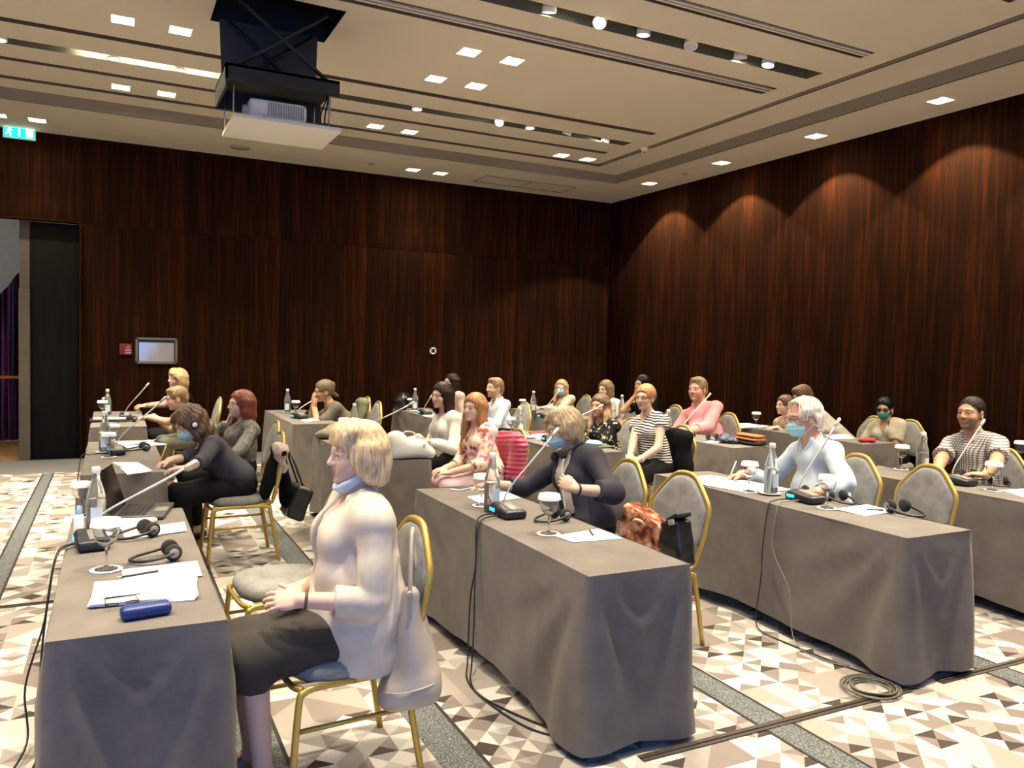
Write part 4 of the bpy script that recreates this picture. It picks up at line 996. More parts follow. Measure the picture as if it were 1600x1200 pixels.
FLORAL = fabric('floral_blouse', lambda t: spots(t, (.78, .66, .54), [(.72, .18, .14), (.80, .42, .12), (.62, .20, .34), (.85, .72, .55), (.22, .10, .09), (.80, .55, .42), (.76, .30, .22)], 22, .62))
BFLORAL = fabric('black_floral', lambda t: spots(t, (.010, .010, .011), [(.5, .48, .30), (.16, .2, .07), (.6, .55, .42), (.35, .12, .05), (.45, .45, .25)], 26, .36))
STRIPE = fabric('wavy_stripes', wavy)
GING = fabric('pink_gingham', lambda t: plaid(t, (.72, .42, .42), (.50, .10, .13), (.50, .10, .13), 90, 90))
PLAID = fabric('grey_plaid', lambda t: plaid(t, (.62, .57, .52), (.055, .05, .055), (.055, .05, .055), 56, 56))
LEO = fabric('leopard_print', lambda t: spots(t, (.55, .42, .27), [(.05, .03, .02), (.10, .06, .03), (.03, .02, .02)], 36, .36))
cl = lambda n, c, **k: mat(n, c, k.pop('rough', .85), var=k.pop('var', .10), vscale=k.pop('vs', 14), bump=.25, bscale=k.pop('bs', 350), sheen=k.pop('sheen', 0), **k)
BEIGE = cl('cream_jacket', (.60, .52, .43)); CREAM = cl('cream_knit', (.62, .55, .45)); NAVY = cl('navy_cotton', (.024, .022, .034)); BLK = cl('black_cloth', (.004, .004, .0045), spec=.1)
OLIVE = cl('olive_cotton', (.10, .085, .055)); GREYK = cl('grey_pattern_knit', (.12, .112, .095), var=.6, vs=45); LBLUE = cl('light_blue_shirt', (.50, .58, .66)); WBLUE = cl('pale_blue_shirt', (.62, .68, .76))
GREYS = cl('grey_shirt', (.36, .33, .28)); KHAKI = cl('khaki_cardigan', (.36, .32, .23)); WHT = cl('white_knit', (.70, .68, .60), bs=120); PINKT = cl('pale_pink_trousers', (.72, .52, .55)); TAUPE = cl('taupe_tshirt', (.16, .15, .12)); DKSK = cl('dark_brown_skirt', (.030, .024, .019)); GTRO = cl('grey_olive_trousers', (.13, .13, .10)); MELON = cl('pink_melange', (.5, .36, .3))
HAIRS = {k: hair_mat('hair_'+k, a, b) for k, (a, b) in dict(blonde=((.44, .27, .12), (.86, .66, .40)), brown=((.045, .022, .012), (.16, .085, .045)), red=((.10, .022, .010), (.26, .065, .028)), ginger=((.24, .10, .035), (.52, .26, .10)), ash=((.24, .16, .085), (.56, .42, .25)), dark=((.010, .006, .005), (.035, .018, .014)), chestnut=((.05, .018, .012), (.13, .045, .028)),
        white=((.52, .46, .36), (.85, .79, .68)), lbrown=((.12, .07, .035), (.30, .19, .10)), black=((.0015, .0015, .002), (.006, .0055, .006)), gold=((.30, .17, .07), (.62, .42, .20)), olivebrown=((.08, .06, .03), (.19, .14, .075)), ombre=((.05, .025, .015), (.14, .075, .04))).items()}
_t = MATS['hair_ombre'].node_tree; _b = _t.nodes['Principled BSDF']; _l = _b.inputs['Base Color'].links[0].from_socket   # lighter lengths below the chin
_g = _t.nodes.new('ShaderNodeNewGeometry'); _s = _t.nodes.new('ShaderNodeSeparateXYZ'); _m = _t.nodes.new('ShaderNodeMapRange'); _x = _t.nodes.new('ShaderNodeMix'); _x.data_type = 'RGBA'
_t.links.new(_g.outputs['Position'], _s.inputs[0]); _t.links.new(_s.outputs[2], _m.inputs[0]); _m.inputs[1].default_value = 1.09; _m.inputs[2].default_value = 1.02
_t.links.new(_m.outputs[0], _x.inputs[0]); _t.links.new(_l, _x.inputs[6]); _x.inputs[7].default_value = (.50, .34, .17, 1); _t.links.new(_x.outputs[2], _b.inputs['Base Color'])
SK_F, SK_T, SK_P, SK_R = (.60, .37, .27), (.50, .28, .17), (.66, .43, .33), (.58, .31, .23)
V = np.array; UPV = V((0, 0, 1.0)); HP = {}
def P(key, *a, **k): HP[key] = person(*a, **k); return HP[key]
# --- left column
P('P1', 'blonde woman in a cream jacket and dark skirt, mask under her chin', aty(557, 709, 2.98), (.85, 2.98), yaw=182, hyaw=186, hpitch=2, sex='f', sc=1.0, skin=SK_P, h=.0052, seed=21, girth=1.10, bust=.78, depth=1.26, neck_fwd=-.01,
  under=dict(mat=CREAM, sleeve='none', neck='v', vdepth=.08), jacket=dict(mat=BEIGE, sleeve='34', len=.55, neck='open', open=.036, taper=1.0, drop=.10, fold=.0065, ks=.008), bottom=dict(kind='skirt', mat=DKSK),
  hair=dict(style='bob', mat=HAIRS['blonde'], len=.105, vol=1.04, bangs=.050, wave=.0012), mask=dict(dz=-.024, rot=.62, dx=-.010, size=.97, up=.006, back=.022, mat=mat('mask_pale_blue', (.52, .62, .70), .7, bump=.2, bscale=300)), iris='blue', brow=(.35, .22, .12),
  lh=dict(p=aty(470, 943, 2.80)+V((0, 0, .012)), d=(-.95, .30, .02), n=(.05, .75, -.65), curl=.55, thumb=.3, pole=(.25, -.35, -1)), rh=dict(p=aty(470, 918, 3.02), d=(-.90, -.40, -.05), n=(.1, .4, -1), curl=.8, thumb=.2), shoe=(.25, .18, .12), knee=.46)
P('P2', 'woman in a dark navy shirt with a blue mask writing with an orange pencil', aty(296, 660, 6.25), (.86, 6.22), yaw=183, hyaw=188, hpitch=34, sex='f', skin=SK_F, h=.0075, seed=31,
  top=dict(mat=NAVY, sleeve='34', len=.5, neck='v', hem=.05, fold=.006), hair=dict(style='wavy', mat=HAIRS['brown'], len=.24, vol=1.15, fall=(.55, .05, -1), wave=.004, sweep=-1), mask=dict(),
  lh=dict(p=at(285, 738, .778), d=(-1, .12, -.05), n=(0, 0, -1), curl=.35), rh=dict(p=at(243, 728, .778), d=(-.8, -.45, -.25), n=(0, -.3, -1), curl=1.05, thumb=.8))
P('P3', 'red-haired woman in a grey patterned sweater, hand on her cheek', aty(376, 632, 7.10), (.98, 7.08), yaw=190, hyaw=200, hpitch=-3, sex='f', skin=SK_P, h=.008, seed=41, top=dict(mat=GREYK, sleeve='long', neck='round'),
  hair=dict(style='long', mat=HAIRS['red'], len=.20, vol=1.08), rh=dict(p=aty(357, 660, 7.22), d=(.25, -.1, 1), n=(.9, -.3, 0), curl=.5, pole=(-.6, .3, -1)), lh=dict(p=at(355, 720, .70), d=(-1, 0, 0), n=-UPV, curl=.4), lips=(.55, .20, .17))
P('P4', 'man with short brown hair leaning forward over the far left table', aty(276, 622, 9.25), (1.0, 9.22), yaw=185, hyaw=180, hpitch=14, sex='m', skin=SK_F, h=.009, seed=51, top=dict(mat=TAUPE, sleeve='short', neck='round', len=.7), bottom=dict(kind='trousers', mat=GTRO),
  hair=dict(style='short', mat=HAIRS['lbrown'], vol=.9), lh=dict(p=at(232, 652, .778), d=(-1, .1, -.1), n=-UPV, curl=.8), rh=dict(p=at(240, 650, .778), d=(-1, -.1, 0), n=-UPV, curl=.8), legdy=-.16, knee=.5)
P('P5', 'blonde woman in a black top behind the leaning man at far left', aty(277, 592, 10.1), (.85, 10.1), yaw=185, hyaw=208, hpitch=0, sex='f', skin=SK_F, h=.009, seed=61, top=dict(mat=BLK, sleeve='short', neck='round'),
  hair=dict(style='long', mat=HAIRS['gold'], len=.14, vol=1.05, sweep=1), lh=dict(p=at(200, 640, .778), d=(-1, -.1, -.1), n=-UPV, curl=.9), rh=dict(p=at(210, 637, .778), d=(-1, 0, 0), n=-UPV, curl=.9))
# --- middle column
P('P6', 'person with a bun and olive t-shirt covering the face with both hands', aty(506, 611, 9.25), (2.55, 9.2), yaw=182, hyaw=182, hpitch=10, sex='f', sc=1.05, skin=SK_T, h=.009, seed=71, girth=1.2, top=dict(mat=OLIVE, sleeve='short', neck='round', len=.75),
  hair=dict(style='bunned', mat=HAIRS['olivebrown'], bun=(-.105, 0, .055, .038), tail=((-.09, .0, -.03), (-.15, .0, -.09))), lh=dict(p=aty(491, 636, 9.18), d=(-.1, .15, 1), n=(1, .3, .1), curl=.25, pole=(-.3, -.5, -1)), rh=dict(p=aty(489, 634, 9.38), d=(-.1, -.1, 1), n=(1, -.2, .1), curl=.25, pole=(-.3, .5, -1)))
P('P7', 'dark-haired woman in a white blouse behind the white handbag', atx(690, 618, 2.74), (2.82, 6.85), yaw=188, hyaw=203, hpitch=3, sex='f', skin=SK_F, h=.008, seed=81, top=dict(mat=WHT, sleeve='long', neck='v', vdepth=.10, fold=.006),
  hair=dict(style='long', mat=HAIRS['dark'], len=.20, vol=1.05), lh=dict(p=at(668, 690, .778), d=(-1, .2, -.1), n=-UPV, curl=.6), rh=dict(p=at(650, 683, .778), d=(-1, -.2, -.1), n=-UPV, curl=.6), lips=(.5, .2, .17))
P('P8', 'woman with long ginger hair in a floral blouse and pale pink trousers', atx(741, 637, 2.70), (2.80, 5.98), yaw=190, hyaw=207, hpitch=0, sex='f', skin=SK_P, h=.0075, seed=91, top=dict(mat=FLORAL, sleeve='34', len=.3, neck='v', vdepth=.07, fold=.0055, hem=.06), bottom=dict(kind='trousers', mat=PINKT),
  hair=dict(style='long', mat=HAIRS['ginger'], len=.30, vol=.95, front=1), lh=dict(p=atx(705, 738, 2.42), d=(-1, .3, -.12), n=-UPV, curl=.4), rh=dict(p=atx(695, 732, 2.40), d=(-1, -.3, -.12), n=-UPV, curl=.4), lips=(.6, .16, .16), legdy=-.05)
P('P11', 'blonde woman in a navy cardigan and blue mask looking down beside her table', atx(880, 668, 2.52), (2.66, 4.15), yaw=185, hyaw=172, hpitch=17, hroll=0, sex='f', sc=1.03, skin=SK_P, h=.0065, seed=101, girth=1.12,
  under=dict(mat=cl('offwhite_top', (.68, .60, .52)), sleeve='none', neck='v', vdepth=.10), jacket=dict(name='cardigan', mat=NAVY, sleeve='34', len=.42, neck='open', open=.058, taper=1.1, hem=.12, fold=.006), hair=dict(style='bob', mat=HAIRS['ash'], len=.085, vol=1.02, sweep=-1, wave=.002), mask=dict(),
  glasses=dict(mat=mat('gold_rim', (.62, .42, .12), .3, .8), r=.003, w=.025, h=.02), lh=dict(p=atx(898, 764, 2.36), d=(-.45, .55, .35), n=(.6, .6, -.3), curl=1.15, thumb=.9, pole=(.25, -1, -.7)), rh=dict(p=at(762, 757, .778), d=(-.9, .25, -.25), n=-UPV, curl=.35), brow=(.3, .2, .1))
# --- third column
P('P9', 'dark-haired woman almost hidden behind the woman in white', atx(705, 597, 4.22), (4.35, 10.2), yaw=185, hyaw=190, sex='f', skin=SK_F, h=.010, seed=111, top=dict(mat=MELON, sleeve='long', neck='round'), hair=dict(style='long', mat=HAIRS['dark'], len=.16, vol=1.0))
P('P10', 'bearded man in a pale blue shirt behind the ginger-haired woman', atx(773, 606, 4.25), (4.36, 8.85), yaw=185, hyaw=190, sex='m', skin=SK_F, h=.009, seed=121, beard=.55, top=dict(mat=WBLUE, sleeve='long', neck='collar'), hair=dict(style='short', mat=HAIRS['lbrown'], vol=1.0), lh=dict(p=V((3.92, 8.70, .778)), d=(-1, .2, 0), n=-UPV, curl=.5), brow=(.16, .10, .05))
P('P13', 'woman with brown-blonde hair in a black floral top', atx(937, 634, 4.36), (4.46, 6.66), yaw=190, hyaw=206, sex='f', skin=SK_T, h=.0085, seed=131, top=dict(mat=BFLORAL, sleeve='long', neck='round'), hair=dict(style='long', mat=HAIRS['ombre'], len=.26, vol=.92, front=1, fore=.06),
  lh=dict(p=V((4.02, 6.55, .778)), d=(-.6, .9, 0), n=-UPV, curl=.6), rh=dict(p=V((4.02, 6.75, .80)), d=(-.6, -.8, 0), n=-UPV, curl=.6), lips=(.4, .14, .12))
P('P16', 'woman with tied hair and glasses in a black and white striped top', atx(1008, 621, 4.42), (4.52, 5.92), yaw=192, hyaw=207, hpitch=2, sex='f', skin=SK_F, h=.0075, seed=141, top=dict(mat=STRIPE, sleeve='short', neck='v', vdepth=.07, len=.28, fold=.004), hair=dict(style='bunned', mat=HAIRS['ginger'], bun=(-.10, 0, .0, .032)),
  glasses=dict(mat=mat('dark_rim', (.04, .02, .02), .3), w=.025, h=.013, r=.0022), lh=dict(p=atx(1000, 718, 4.16), d=(-1, .3, -.05), n=(0, .4, -1), curl=.7), rh=dict(p=atx(984, 712, 4.12), d=(-.7, -.7, -.1), n=-UPV, curl=.7))
P('P18', 'white-haired man in a light blue shirt with glasses and a turquoise mask, writing', atx(1256, 652, 4.28), (4.44, 3.88), yaw=172, hyaw=163, hpitch=9, sex='m', sc=1.04, skin=SK_R, h=.007, seed=151, girth=1.18, top=dict(mat=LBLUE, sleeve='long', neck='collar', len=.80, fold=.0075), hair=dict(style='old', mat=HAIRS['white'], vol=1.1, groove=.004), mask=dict(mat=mat('mask_turquoise', (.32, .60, .64), .75, bump=.2, bscale=300)),
  glasses=dict(mat=mat('dark_rim2', (.05, .03, .02), .3), w=.024, h=.015), rh=dict(p=at(1158, 742, .782), d=(-.9, .15, -.12), n=(.1, -.35, -1), curl=.95, thumb=.8), lh=dict(p=at(1275, 770, .778), d=(-.6, .9, 0), n=-UPV, curl=.5, pole=(.3, -1, -.6)))
# --- fourth column
P('P12', 'woman with long fair hair and a blue mask, off-shoulder pale top', atx(877, 606, 5.95), (6.06, 10.1), yaw=195, hyaw=222, sex='f', skin=SK_P, h=.010, seed=161, top=dict(mat=cl('pale_peach', (.62, .48, .36)), sleeve='long', neck='boat'), hair=dict(style='long', mat=HAIRS['gold'], len=.26, vol=.95, front=1), mask=dict(), rh=dict(p=V((5.55, 10.28, .778)), d=(-1, 0, 0), n=-UPV), lh=dict(p=V((5.55, 9.95, .778)), d=(-1, .2, 0), n=-UPV))
P('P14', 'dark-blonde woman in white half hidden behind the floral-top woman', atx(946, 608, 5.98), (6.1, 9.0), yaw=190, hyaw=195, hpitch=5, sex='f', skin=SK_P, h=.010, seed=171, top=dict(mat=WHT, sleeve='short', neck='round'), hair=dict(style='long', mat=HAIRS['lbrown'], len=.18, vol=.98))
P('P15', 'black-haired woman resting her face on her hand at the far right table', atx(1003, 601, 6.05), (6.2, 8.15), yaw=185, hyaw=192, sex='f', skin=SK_T, h=.010, seed=181, top=dict(mat=BLK, sleeve='short', neck='round'), hair=dict(style='bunned', mat=HAIRS['black'], bun=(-.1, 0, .03, .035)), rh=dict(p=atx(993, 618, 5.98), d=(.1, 0, 1), n=(1, -.3, 0), curl=.5, pole=(-.4, .4, -1)), lh=dict(p=V((5.75, 8.05, .778)), d=(-1, 0, 0), n=-UPV))
P('P17', 'heavyset man in a pink checked shirt with short reddish hair', atx(1090, 608, 5.98), (6.06, 7.0), yaw=192, hyaw=200, sex='m', sc=1.1, skin=SK_R, h=.008, seed=191, girth=1.42, fat=1.0, beard=.35, top=dict(mat=GING, sleeve='long', len=.6, neck='collar'), hair=dict(style='short', mat=HAIRS['lbrown'], vol=.9), brow=(.22, .11, .05), lh=dict(p=V((5.60, 6.78, .778)), d=(-.9, .5, 0), n=-UPV, curl=.6), rh=dict(p=V((5.62, 7.2, .778)), d=(-1, -.1, 0), n=-UPV, curl=.6), sh_w=.195)
P('P22', 'man with cropped dark hair and stubble in a black and white plaid shirt', atx(1517, 645, 5.92), (6.0, 3.80), yaw=188, hyaw=184, sex='m', sc=1.02, skin=SK_T, h=.0075, seed=201, girth=1.1, beard=.6, top=dict(mat=PLAID, sleeve='short', len=.72, neck='collar', fold=.005), hair=dict(style='crop', mat=HAIRS['dark'], vol=.8), brow=(.045, .028, .02), lh=dict(p=at(1535, 756, .778), d=(-.5, .9, 0), n=-UPV, curl=.5, pole=(.2, -1, -.7)), rh=dict(p=at(1462, 742, .778), d=(-.8, -.5, 0), n=-UPV, curl=.5, pole=(.2, 1, -.7)))
# --- last column
P('P19', 'woman in a leopard-print top behind the white-haired man', atx(1226, 633, 7.2), (7.42, 6.95), yaw=185, hyaw=170, sex='f', skin=SK_P, h=.0095, seed=211, top=dict(mat=LEO, sleeve='34', neck='round'), hair=dict(style='bunned', mat=HAIRS['brown'], bun=(-.08, 0, .08, .03)), lh=dict(p=V((6.95, 6.85, .778)), d=(-1, 0, 0), n=-UPV))
P('P20', 'man in a grey shirt bending forward behind the white-haired man', atx(1253, 619, 7.36), (7.62, 6.35), yaw=150, hyaw=150, hpitch=25, sex='m', sc=1.02, skin=SK_F, h=.0095, seed=221, top=dict(mat=GREYS, sleeve='long', neck='collar'), hair=dict(style='short', mat=HAIRS['brown'], vol=1.1, groove=.005), lh=dict(p=V((7.15, 6.42, .778)), d=(-1, .3, 0), n=-UPV))
P('P21', 'black-haired woman with sunglasses and a green mask in a khaki cardigan', atx(1382, 638, 7.52), (7.62, 5.82), yaw=192, hyaw=205, hpitch=10, sex='f', skin=SK_T, h=.009, seed=231, sh_w=.15, under=dict(mat=cl('pale_top', (.5, .46, .36)), sleeve='none', neck='v', vdepth=.1), jacket=dict(name='cardigan', mat=KHAKI, sleeve='short', len=.7, neck='open', open=.075, taper=1.0), hair=dict(style='bunned', mat=HAIRS['black'], bun=(-.115, 0, .02, .045)), mask=dict(mat=mat('mask_green', (.03, .20, .16), .75, bump=.2, bscale=300)),
  glasses=dict(mat=BLACKM, w=.027, h=.020, r=.003, lens=mat('sunglass_lens', (.012, .012, .015), .1)), lh=dict(p=V((7.22, 5.72, .70)), d=(-1, .2, 0), n=-UPV), rh=dict(p=V((7.22, 5.98, .70)), d=(-1, -.2, 0), n=-UPV))
# ================================================================== chairs
DESC = dict(P1='blonde woman in the cream jacket', P2='woman writing with the orange pencil', P3='red-haired woman', P4='leaning man at far left', P5='blonde woman in black at far left', P6='person covering the face', P7='woman in the white blouse', P8='woman in the floral blouse', P9='hidden dark-haired woman',
            P10='bearded man in pale blue', P11='woman in the navy cardigan', P12='masked woman with long fair hair', P13='woman in the black floral top', P14='half-hidden woman in white', P15='black-haired woman resting her face', P16='woman in the striped top', P17='man in the pink shirt', P18='white-haired man', P19='woman in leopard print', P20='man bending forward', P21='woman with the green mask', P22='man in the plaid shirt')
for k, i in HP.items():
    yw = {'P1': 184, 'P20': 170}.get(k, 181); b = i['base']; off = {'P1': -.075}.get(k, -.02)
    chair(b[0]+off, b[1], yw, 'gold-framed grey chair of the '+DESC[k])
for (x, y, yw, lb) in ((.74, 3.95, 184, 'empty gold chair beside the blonde woman, at the far end of the near left table'), (2.66, 3.58, 188, 'empty gold chair holding the brown patterned bag'), (4.45, 3.36, 178, 'empty gold chair at the near end of the white-haired man\'s table'),
                       (2.63, 10.0, 180, 'empty gold chair with a green jacket, by the back wall'), (6.1, 7.62, 186, 'empty gold chair between the striped-top woman and the pink-shirted man, seen behind them')): chair(x, y, yw, lb)

# ================================================================== table ware
def glass_mat(name, col, rough, ior=1.45, extra=0.0):
    t = NT(name); t.set(col=col, rough=rough, trans=1.0, ior=ior)
    if extra:
        o = t.n['Material Output']; d = t.node('ShaderNodeBsdfDiffuse'); d.inputs[0].default_value = (.8, .8, .76, 1); m = t.node('ShaderNodeMixShader'); m.inputs[0].default_value = extra
        t.t.links.new(t.b.outputs[0], m.inputs[1]); t.t.links.new(d.outputs[0], m.inputs[2]); t.t.links.new(m.outputs[0], o.inputs[0])
    return t.m
GLASS = glass_mat('clear_glass', (.97, .98, .97), .02, 1.15, .10); FROST = glass_mat('bottle_glass', (.95, .97, .95), .06, 1.15, .16); WATER = glass_mat('water', (.95, .97, .97), .0, 1.12, .12)
PAPER = mat('white_paper', (.86, .86, .85), .8, var=.02, vscale=30); CAPW = mat('paper_cap', (.88, .86, .82), .8); CAPG = mat('bottle_cap', (.70, .69, .66), .4); LABEL = mat('bottle_label', (.52, .62, .72), .6); LABELB = mat('bottle_label_blue', (.06, .20, .42), .5)
PLAST = mat('black_plastic', (.014, .014, .015), .42); PGREY = mat('grey_plastic', (.20, .19, .18), .4); SILVER = mat('satin_silver', (.62, .60, .56), .35, .6); CYAN = emit('cyan_display', (.02, .42, .62), 1.3); FOAM = mat('foam_black', (.022, .020, .018), .95, bump=.5, bscale=260)
def mk_bottle():
    t = bpy.data.objects.new('water_bottle', None); link(t)
    gb = MB().lathe([(0, .002), (.034, .002), (.037, .008), (.037, .12), (.035, .15), (.026, .185), (.0165, .212), (.0145, .235), (.0145, .252)], 20).build('glass_body', FROST, t)
    MB().lathe([(0, .006), (.033, .006), (.0335, .12), (.033, .135), (0, .1355)], 16).build('water', WATER, t)
    MB().lathe([(.0158, .240), (.0165, .242), (.0165, .262), (.014, .266), (0, .266)], 16).build('cap', CAPG, t)
    V_ = []; F_ = []
    for k in range(9):
        a = -2.6+1.3*k/8; V_ += [(.0376*math.cos(a), .0376*math.sin(a), .035), (.0376*math.cos(a), .0376*math.sin(a), .105)]
    raw('label', V_, [(2*k, 2*k+2, 2*k+3, 2*k+1) for k in range(8)], LABEL, gb, True); return t
def mk_goblet():
    t = bpy.data.objects.new('wine_glass', None); link(t)
    MB().lathe([(0, .002), (.034, .002), (.034, .004), (.006, .009), (.0042, .02), (.0042, .068), (.012, .076), (.030, .094), (.038, .118), (.0385, .135), (.035, .158), (.0338, .158), (.0372, .134), (.0365, .118), (.029, .096), (.010, .079), (0, .0775)], 20).build('glass', GLASS, t)
    m = MB(); V_ = []; n = 28
    for (r, z, sc_) in ((0, .1625, 0), (.036, .1625, 0), (.042, .1615, .0), (.0445, .148, .0016), (.046, .140, .0022)):
        for k in range(n): a = 2*math.pi*k/n; rr = r+sc_*(1 if k % 2 else -1); V_.append((rr*math.cos(a), rr*math.sin(a), z))
    m.add(V_, [(i*n+k, i*n+(k+1) % n, (i+1)*n+(k+1) % n, (i+1)*n+k) for i in range(4) for k in range(n)], True); m.build('paper_cap', CAPW, t)
    MB().lathe([(0, .0005), (.047, .0005), (.048, .0012), (.046, .0018), (0, .0018)], 24).build('coaster', CAPW, t); return t
def mk_plate():
    t = bpy.data.objects.new('saucer', None); link(t); MB().lathe([(0, .002), (.045, .002), (.068, .008), (.070, .0095), (.068, .0105), (.045, .005), (0, .005)], 28).build('dish', mat('porcelain', (.85, .84, .81), .25), t); return t
def mk_mic():
    t = bpy.data.objects.new('conference_microphone', None); link(t)
    s = SDF(); s.box((0, 0, .020), (.055, .095, .020), None, .014, 0); s.box((-.012, .02, .034), (.035, .06, .014), rotx(.12), .010, .015)
    V_, F_ = poly(s, .006); mb_ = np_mesh('base', V_, F_, PLAST, t)
    MB().box((.012, -.01, .0445), (.05, .11, .008), rotx(.10), .003).build('key_panel', PGREY, mb_); MB().box((-.0535, .050, .024), (.006, .052, .016)).build('display', CYAN, mb_)
    return t
def mk_phones():
    t = bpy.data.objects.new('headphones', None); link(t)
    for y in (-.045, .045):
        ep = MB().lathe([(0, -.016), (.026, -.016), (.033, -.008), (.033, .006), (.028, .014), (0, .016)], 18, (.0, y, .033), rotx(math.pi/2)).build('ear_pad', FOAM, t)
        MB().lathe([(0, .0), (.018, 0), (.020, -.004)], 16, (0, y+(-.020 if y < 0 else .020), .033), rotx(math.pi/2)).build('ear_shell', PGREY, ep)
    MB().tube(spline([(0, -.062, .034), (-.05, -.068, .022), (-.12, -.05, .012), (-.155, 0, .010), (-.12, .05, .012), (-.05, .068, .022), (0, .062, .034)], 6), .0065, 6).build('headband', PLAST, t)
    return t
PROTO = {k: f() for k, f in dict(bottle=mk_bottle, goblet=mk_goblet, plate=mk_plate, mic=mk_mic, phones=mk_phones).items()}; used = set()
CATS = dict(bottle=('bottle', 'water bottles'), goblet=('glass', 'capped wine glasses'), plate=('saucer', 'white saucers'), mic=('microphone', 'conference microphones'), phones=('headphones', 'interpretation headphones'))
COUNT = {'bottle': 14, 'goblet': 19, 'plate': 8, 'phones': 12, 'mic': 12}      # the prototype itself is the last one placed
def put(kind, p, label, rz=0.0, sc=1.0):
    src = PROTO[kind]; COUNT[kind] -= 1
    o = copy_tree(src) if COUNT[kind] > 0 else src
    o.location = (float(p[0]), float(p[1]), float(p[2])); o.rotation_euler = (0, 0, rz); o.scale = (sc,)*3; tag(o, label, *CATS[kind]); return o
TT = .7525
def mic(px, py, tip, who, rz=0.0, dx=0.0):
    b = at(px, py, .772); b[2] = TT; o = put('mic', b, 'gooseneck conference microphone in front of the '+who, rz, 1.15)
    root = rotz(rz)@np.array((.0, .045, .046))*1.15; tw = aty(tip[0], tip[1], b[1]+.02)-b; d = tw-root; L = np.linalg.norm(d)
    pts = bez(root, root+np.array((0, 0, L*.18)), root+d*.45+np.array((0, 0, .012)), tw, 12); rot_ = rotz(-rz); pts = pts@rot_.T/1.15
    gn = MB().tube(pts, [.0042]*8+[.0055, .0055, .0055, .0055], 8).build('gooseneck', SILVER, o); u = unit(pts[-1]-pts[-2]); MB().tube([pts[-1]-u*.01, pts[-1]+u*.012, pts[-1]+u*.04, pts[-1]+u*.045], [.007, .0095, .0095, .006], 10).build('capsule', mat('mic_grille', (.60, .58, .54), .5, .3), gn)
    return b
def sheet(pix, label, thick=.0015, z=TT, n=1, name='paper_sheet', cat='paper', m=PAPER, grp='papers on the tables'):
    q = [at(x, y, z+thick) for x, y in pix]; c = sum(q)/len(q); t = thing(name, label, cat, (c[0], c[1], z), 0, grp); k = len(q)
    for j in range(n):
        a = (j-(n-1)/2)*.03 if n > 1 else 0; R_ = rotz(a); z0, z1 = thick*j/n+.0002*j, thick*(j+1)/n
        b = [R_@(p-np.array((c[0], c[1], p[2]))) for p in q]; v = [(p[0], p[1], z0) for p in b]+[(p[0], p[1], z1) for p in b]
        f = [tuple(range(k-1, -1, -1)), tuple(range(k, 2*k))]+[(i, (i+1) % k, k+(i+1) % k, k+i) for i in range(k)]; raw('leaf', v, f, m, t)
    return t
def pen(a, b, label, m, z=TT+.006, r=.0042, cat='pen'):
    p, q = at(*a, z), at(*b, z); t = thing('pen', label, cat, (p[0], p[1], z), 0, 'pens on the tables'); d = q-p; u = unit(d)
    MB().tube([(0, 0, 0), d*.85], r, 8).build('barrel', m, t); MB().tube([d*.85, d*.95, d], [r, r*.5, .0008], 8).build('tip', SILVER, t); return t
def cable(pts, label, r=.004, col=None):
    t = raw_t = MB().tube(spline(pts, 7), r, 6).build('cable', col or PLAST); return tag(t, label, 'cable', 'black cables')
# ---- near left table
b = mic(143, 846, (292, 730), DESC['P1'], .12)
put('plate', at(150, 846-6), 'white saucer behind the near left microphone')
put('bottle', at(150, 830), 'glass water bottle nearest the laptop on the near left table', .5, 1.12)
put('goblet', at(166, 890), 'capped wine glass in front of the near left microphone', 0, 1.22)
put('goblet', at(127, 806), 'capped wine glass behind the white spray bottle', 0, 1.05)
put('phones', at(232, 836), 'black headphones beside the paper stack by the laptop', .35, 1.0)
put('phones', at(268, 872), 'black headphones between the two paper piles on the near left table', .10, 1.0)
sp_ = thing('spray_bottle', 'small white spray bottle with a blue cap on the near left table', 'spray bottle', at(123, 836))
MB().lathe([(0, .001), (.020, .001), (.021, .006), (.021, .085), (.017, .094), (.009, .097)], 18).build('body', mat('spray_white', (.78, .76, .78), .45), sp_)
MB().lathe([(.0135, .094), (.0135, .112), (.010, .116), (.0085, .134), (0, .135)], 16).build('cap', mat('spray_blue', (.22, .34, .62), .4), sp_)
lt = at(232, 800); lp = thing('laptop', 'open black laptop at the far end of the near left table', 'laptop', (lt[0]-.02, lt[1]-.02, TT), math.radians(-12))
lb_ = MB().box((0, 0, .010), (.235, .34, .018), bev=.004).build('base', mat('laptop_grey', (.075, .072, .066), .4, .3), lp)
for r_ in range(5):
    for c_ in range(12): MB().box((-.09+.027*r_, -.135+.0245*c_, .0197), (.021, .019, .002)).build('key', PLAST, lb_)
MB().box((.082, 0, .0194), (.06, .10, .0012)).build('touchpad', PGREY, lb_)
scr = MB().box((0, 0, .112), (.008, .34, .225), bev=.003).build('screen', mat('laptop_screen', (.008, .008, .009), .25), lp, (-.122, 0, .014)); scr.rotation_euler = (0, -.30, 0)
sheet([(146, 816), (208, 797), (246, 810), (200, 826)], 'white papers lying beside the laptop keyboard', .012, n=2)
sheet([(190, 829), (288, 815), (292, 829), (196, 843)], 'white sheet under the headphones on the near left table')
sheet([(190, 890), (308, 876), (316, 899), (194, 916)], 'white sheet with a grey pencil on the near left table')
sheet([(138, 944), (151, 908), (306, 897), (307, 931)], 'thick pile of white papers next to the blue spectacle case', .014, n=4)
pen((247, 892), (180, 903), 'grey pencil on the white sheet of the near left table', mat('graphite', (.03, .03, .032), .4))
gc = at(228, 962); ca = thing('spectacle_case', 'dark blue hard spectacle case on the near left table', 'case', gc, math.radians(8))
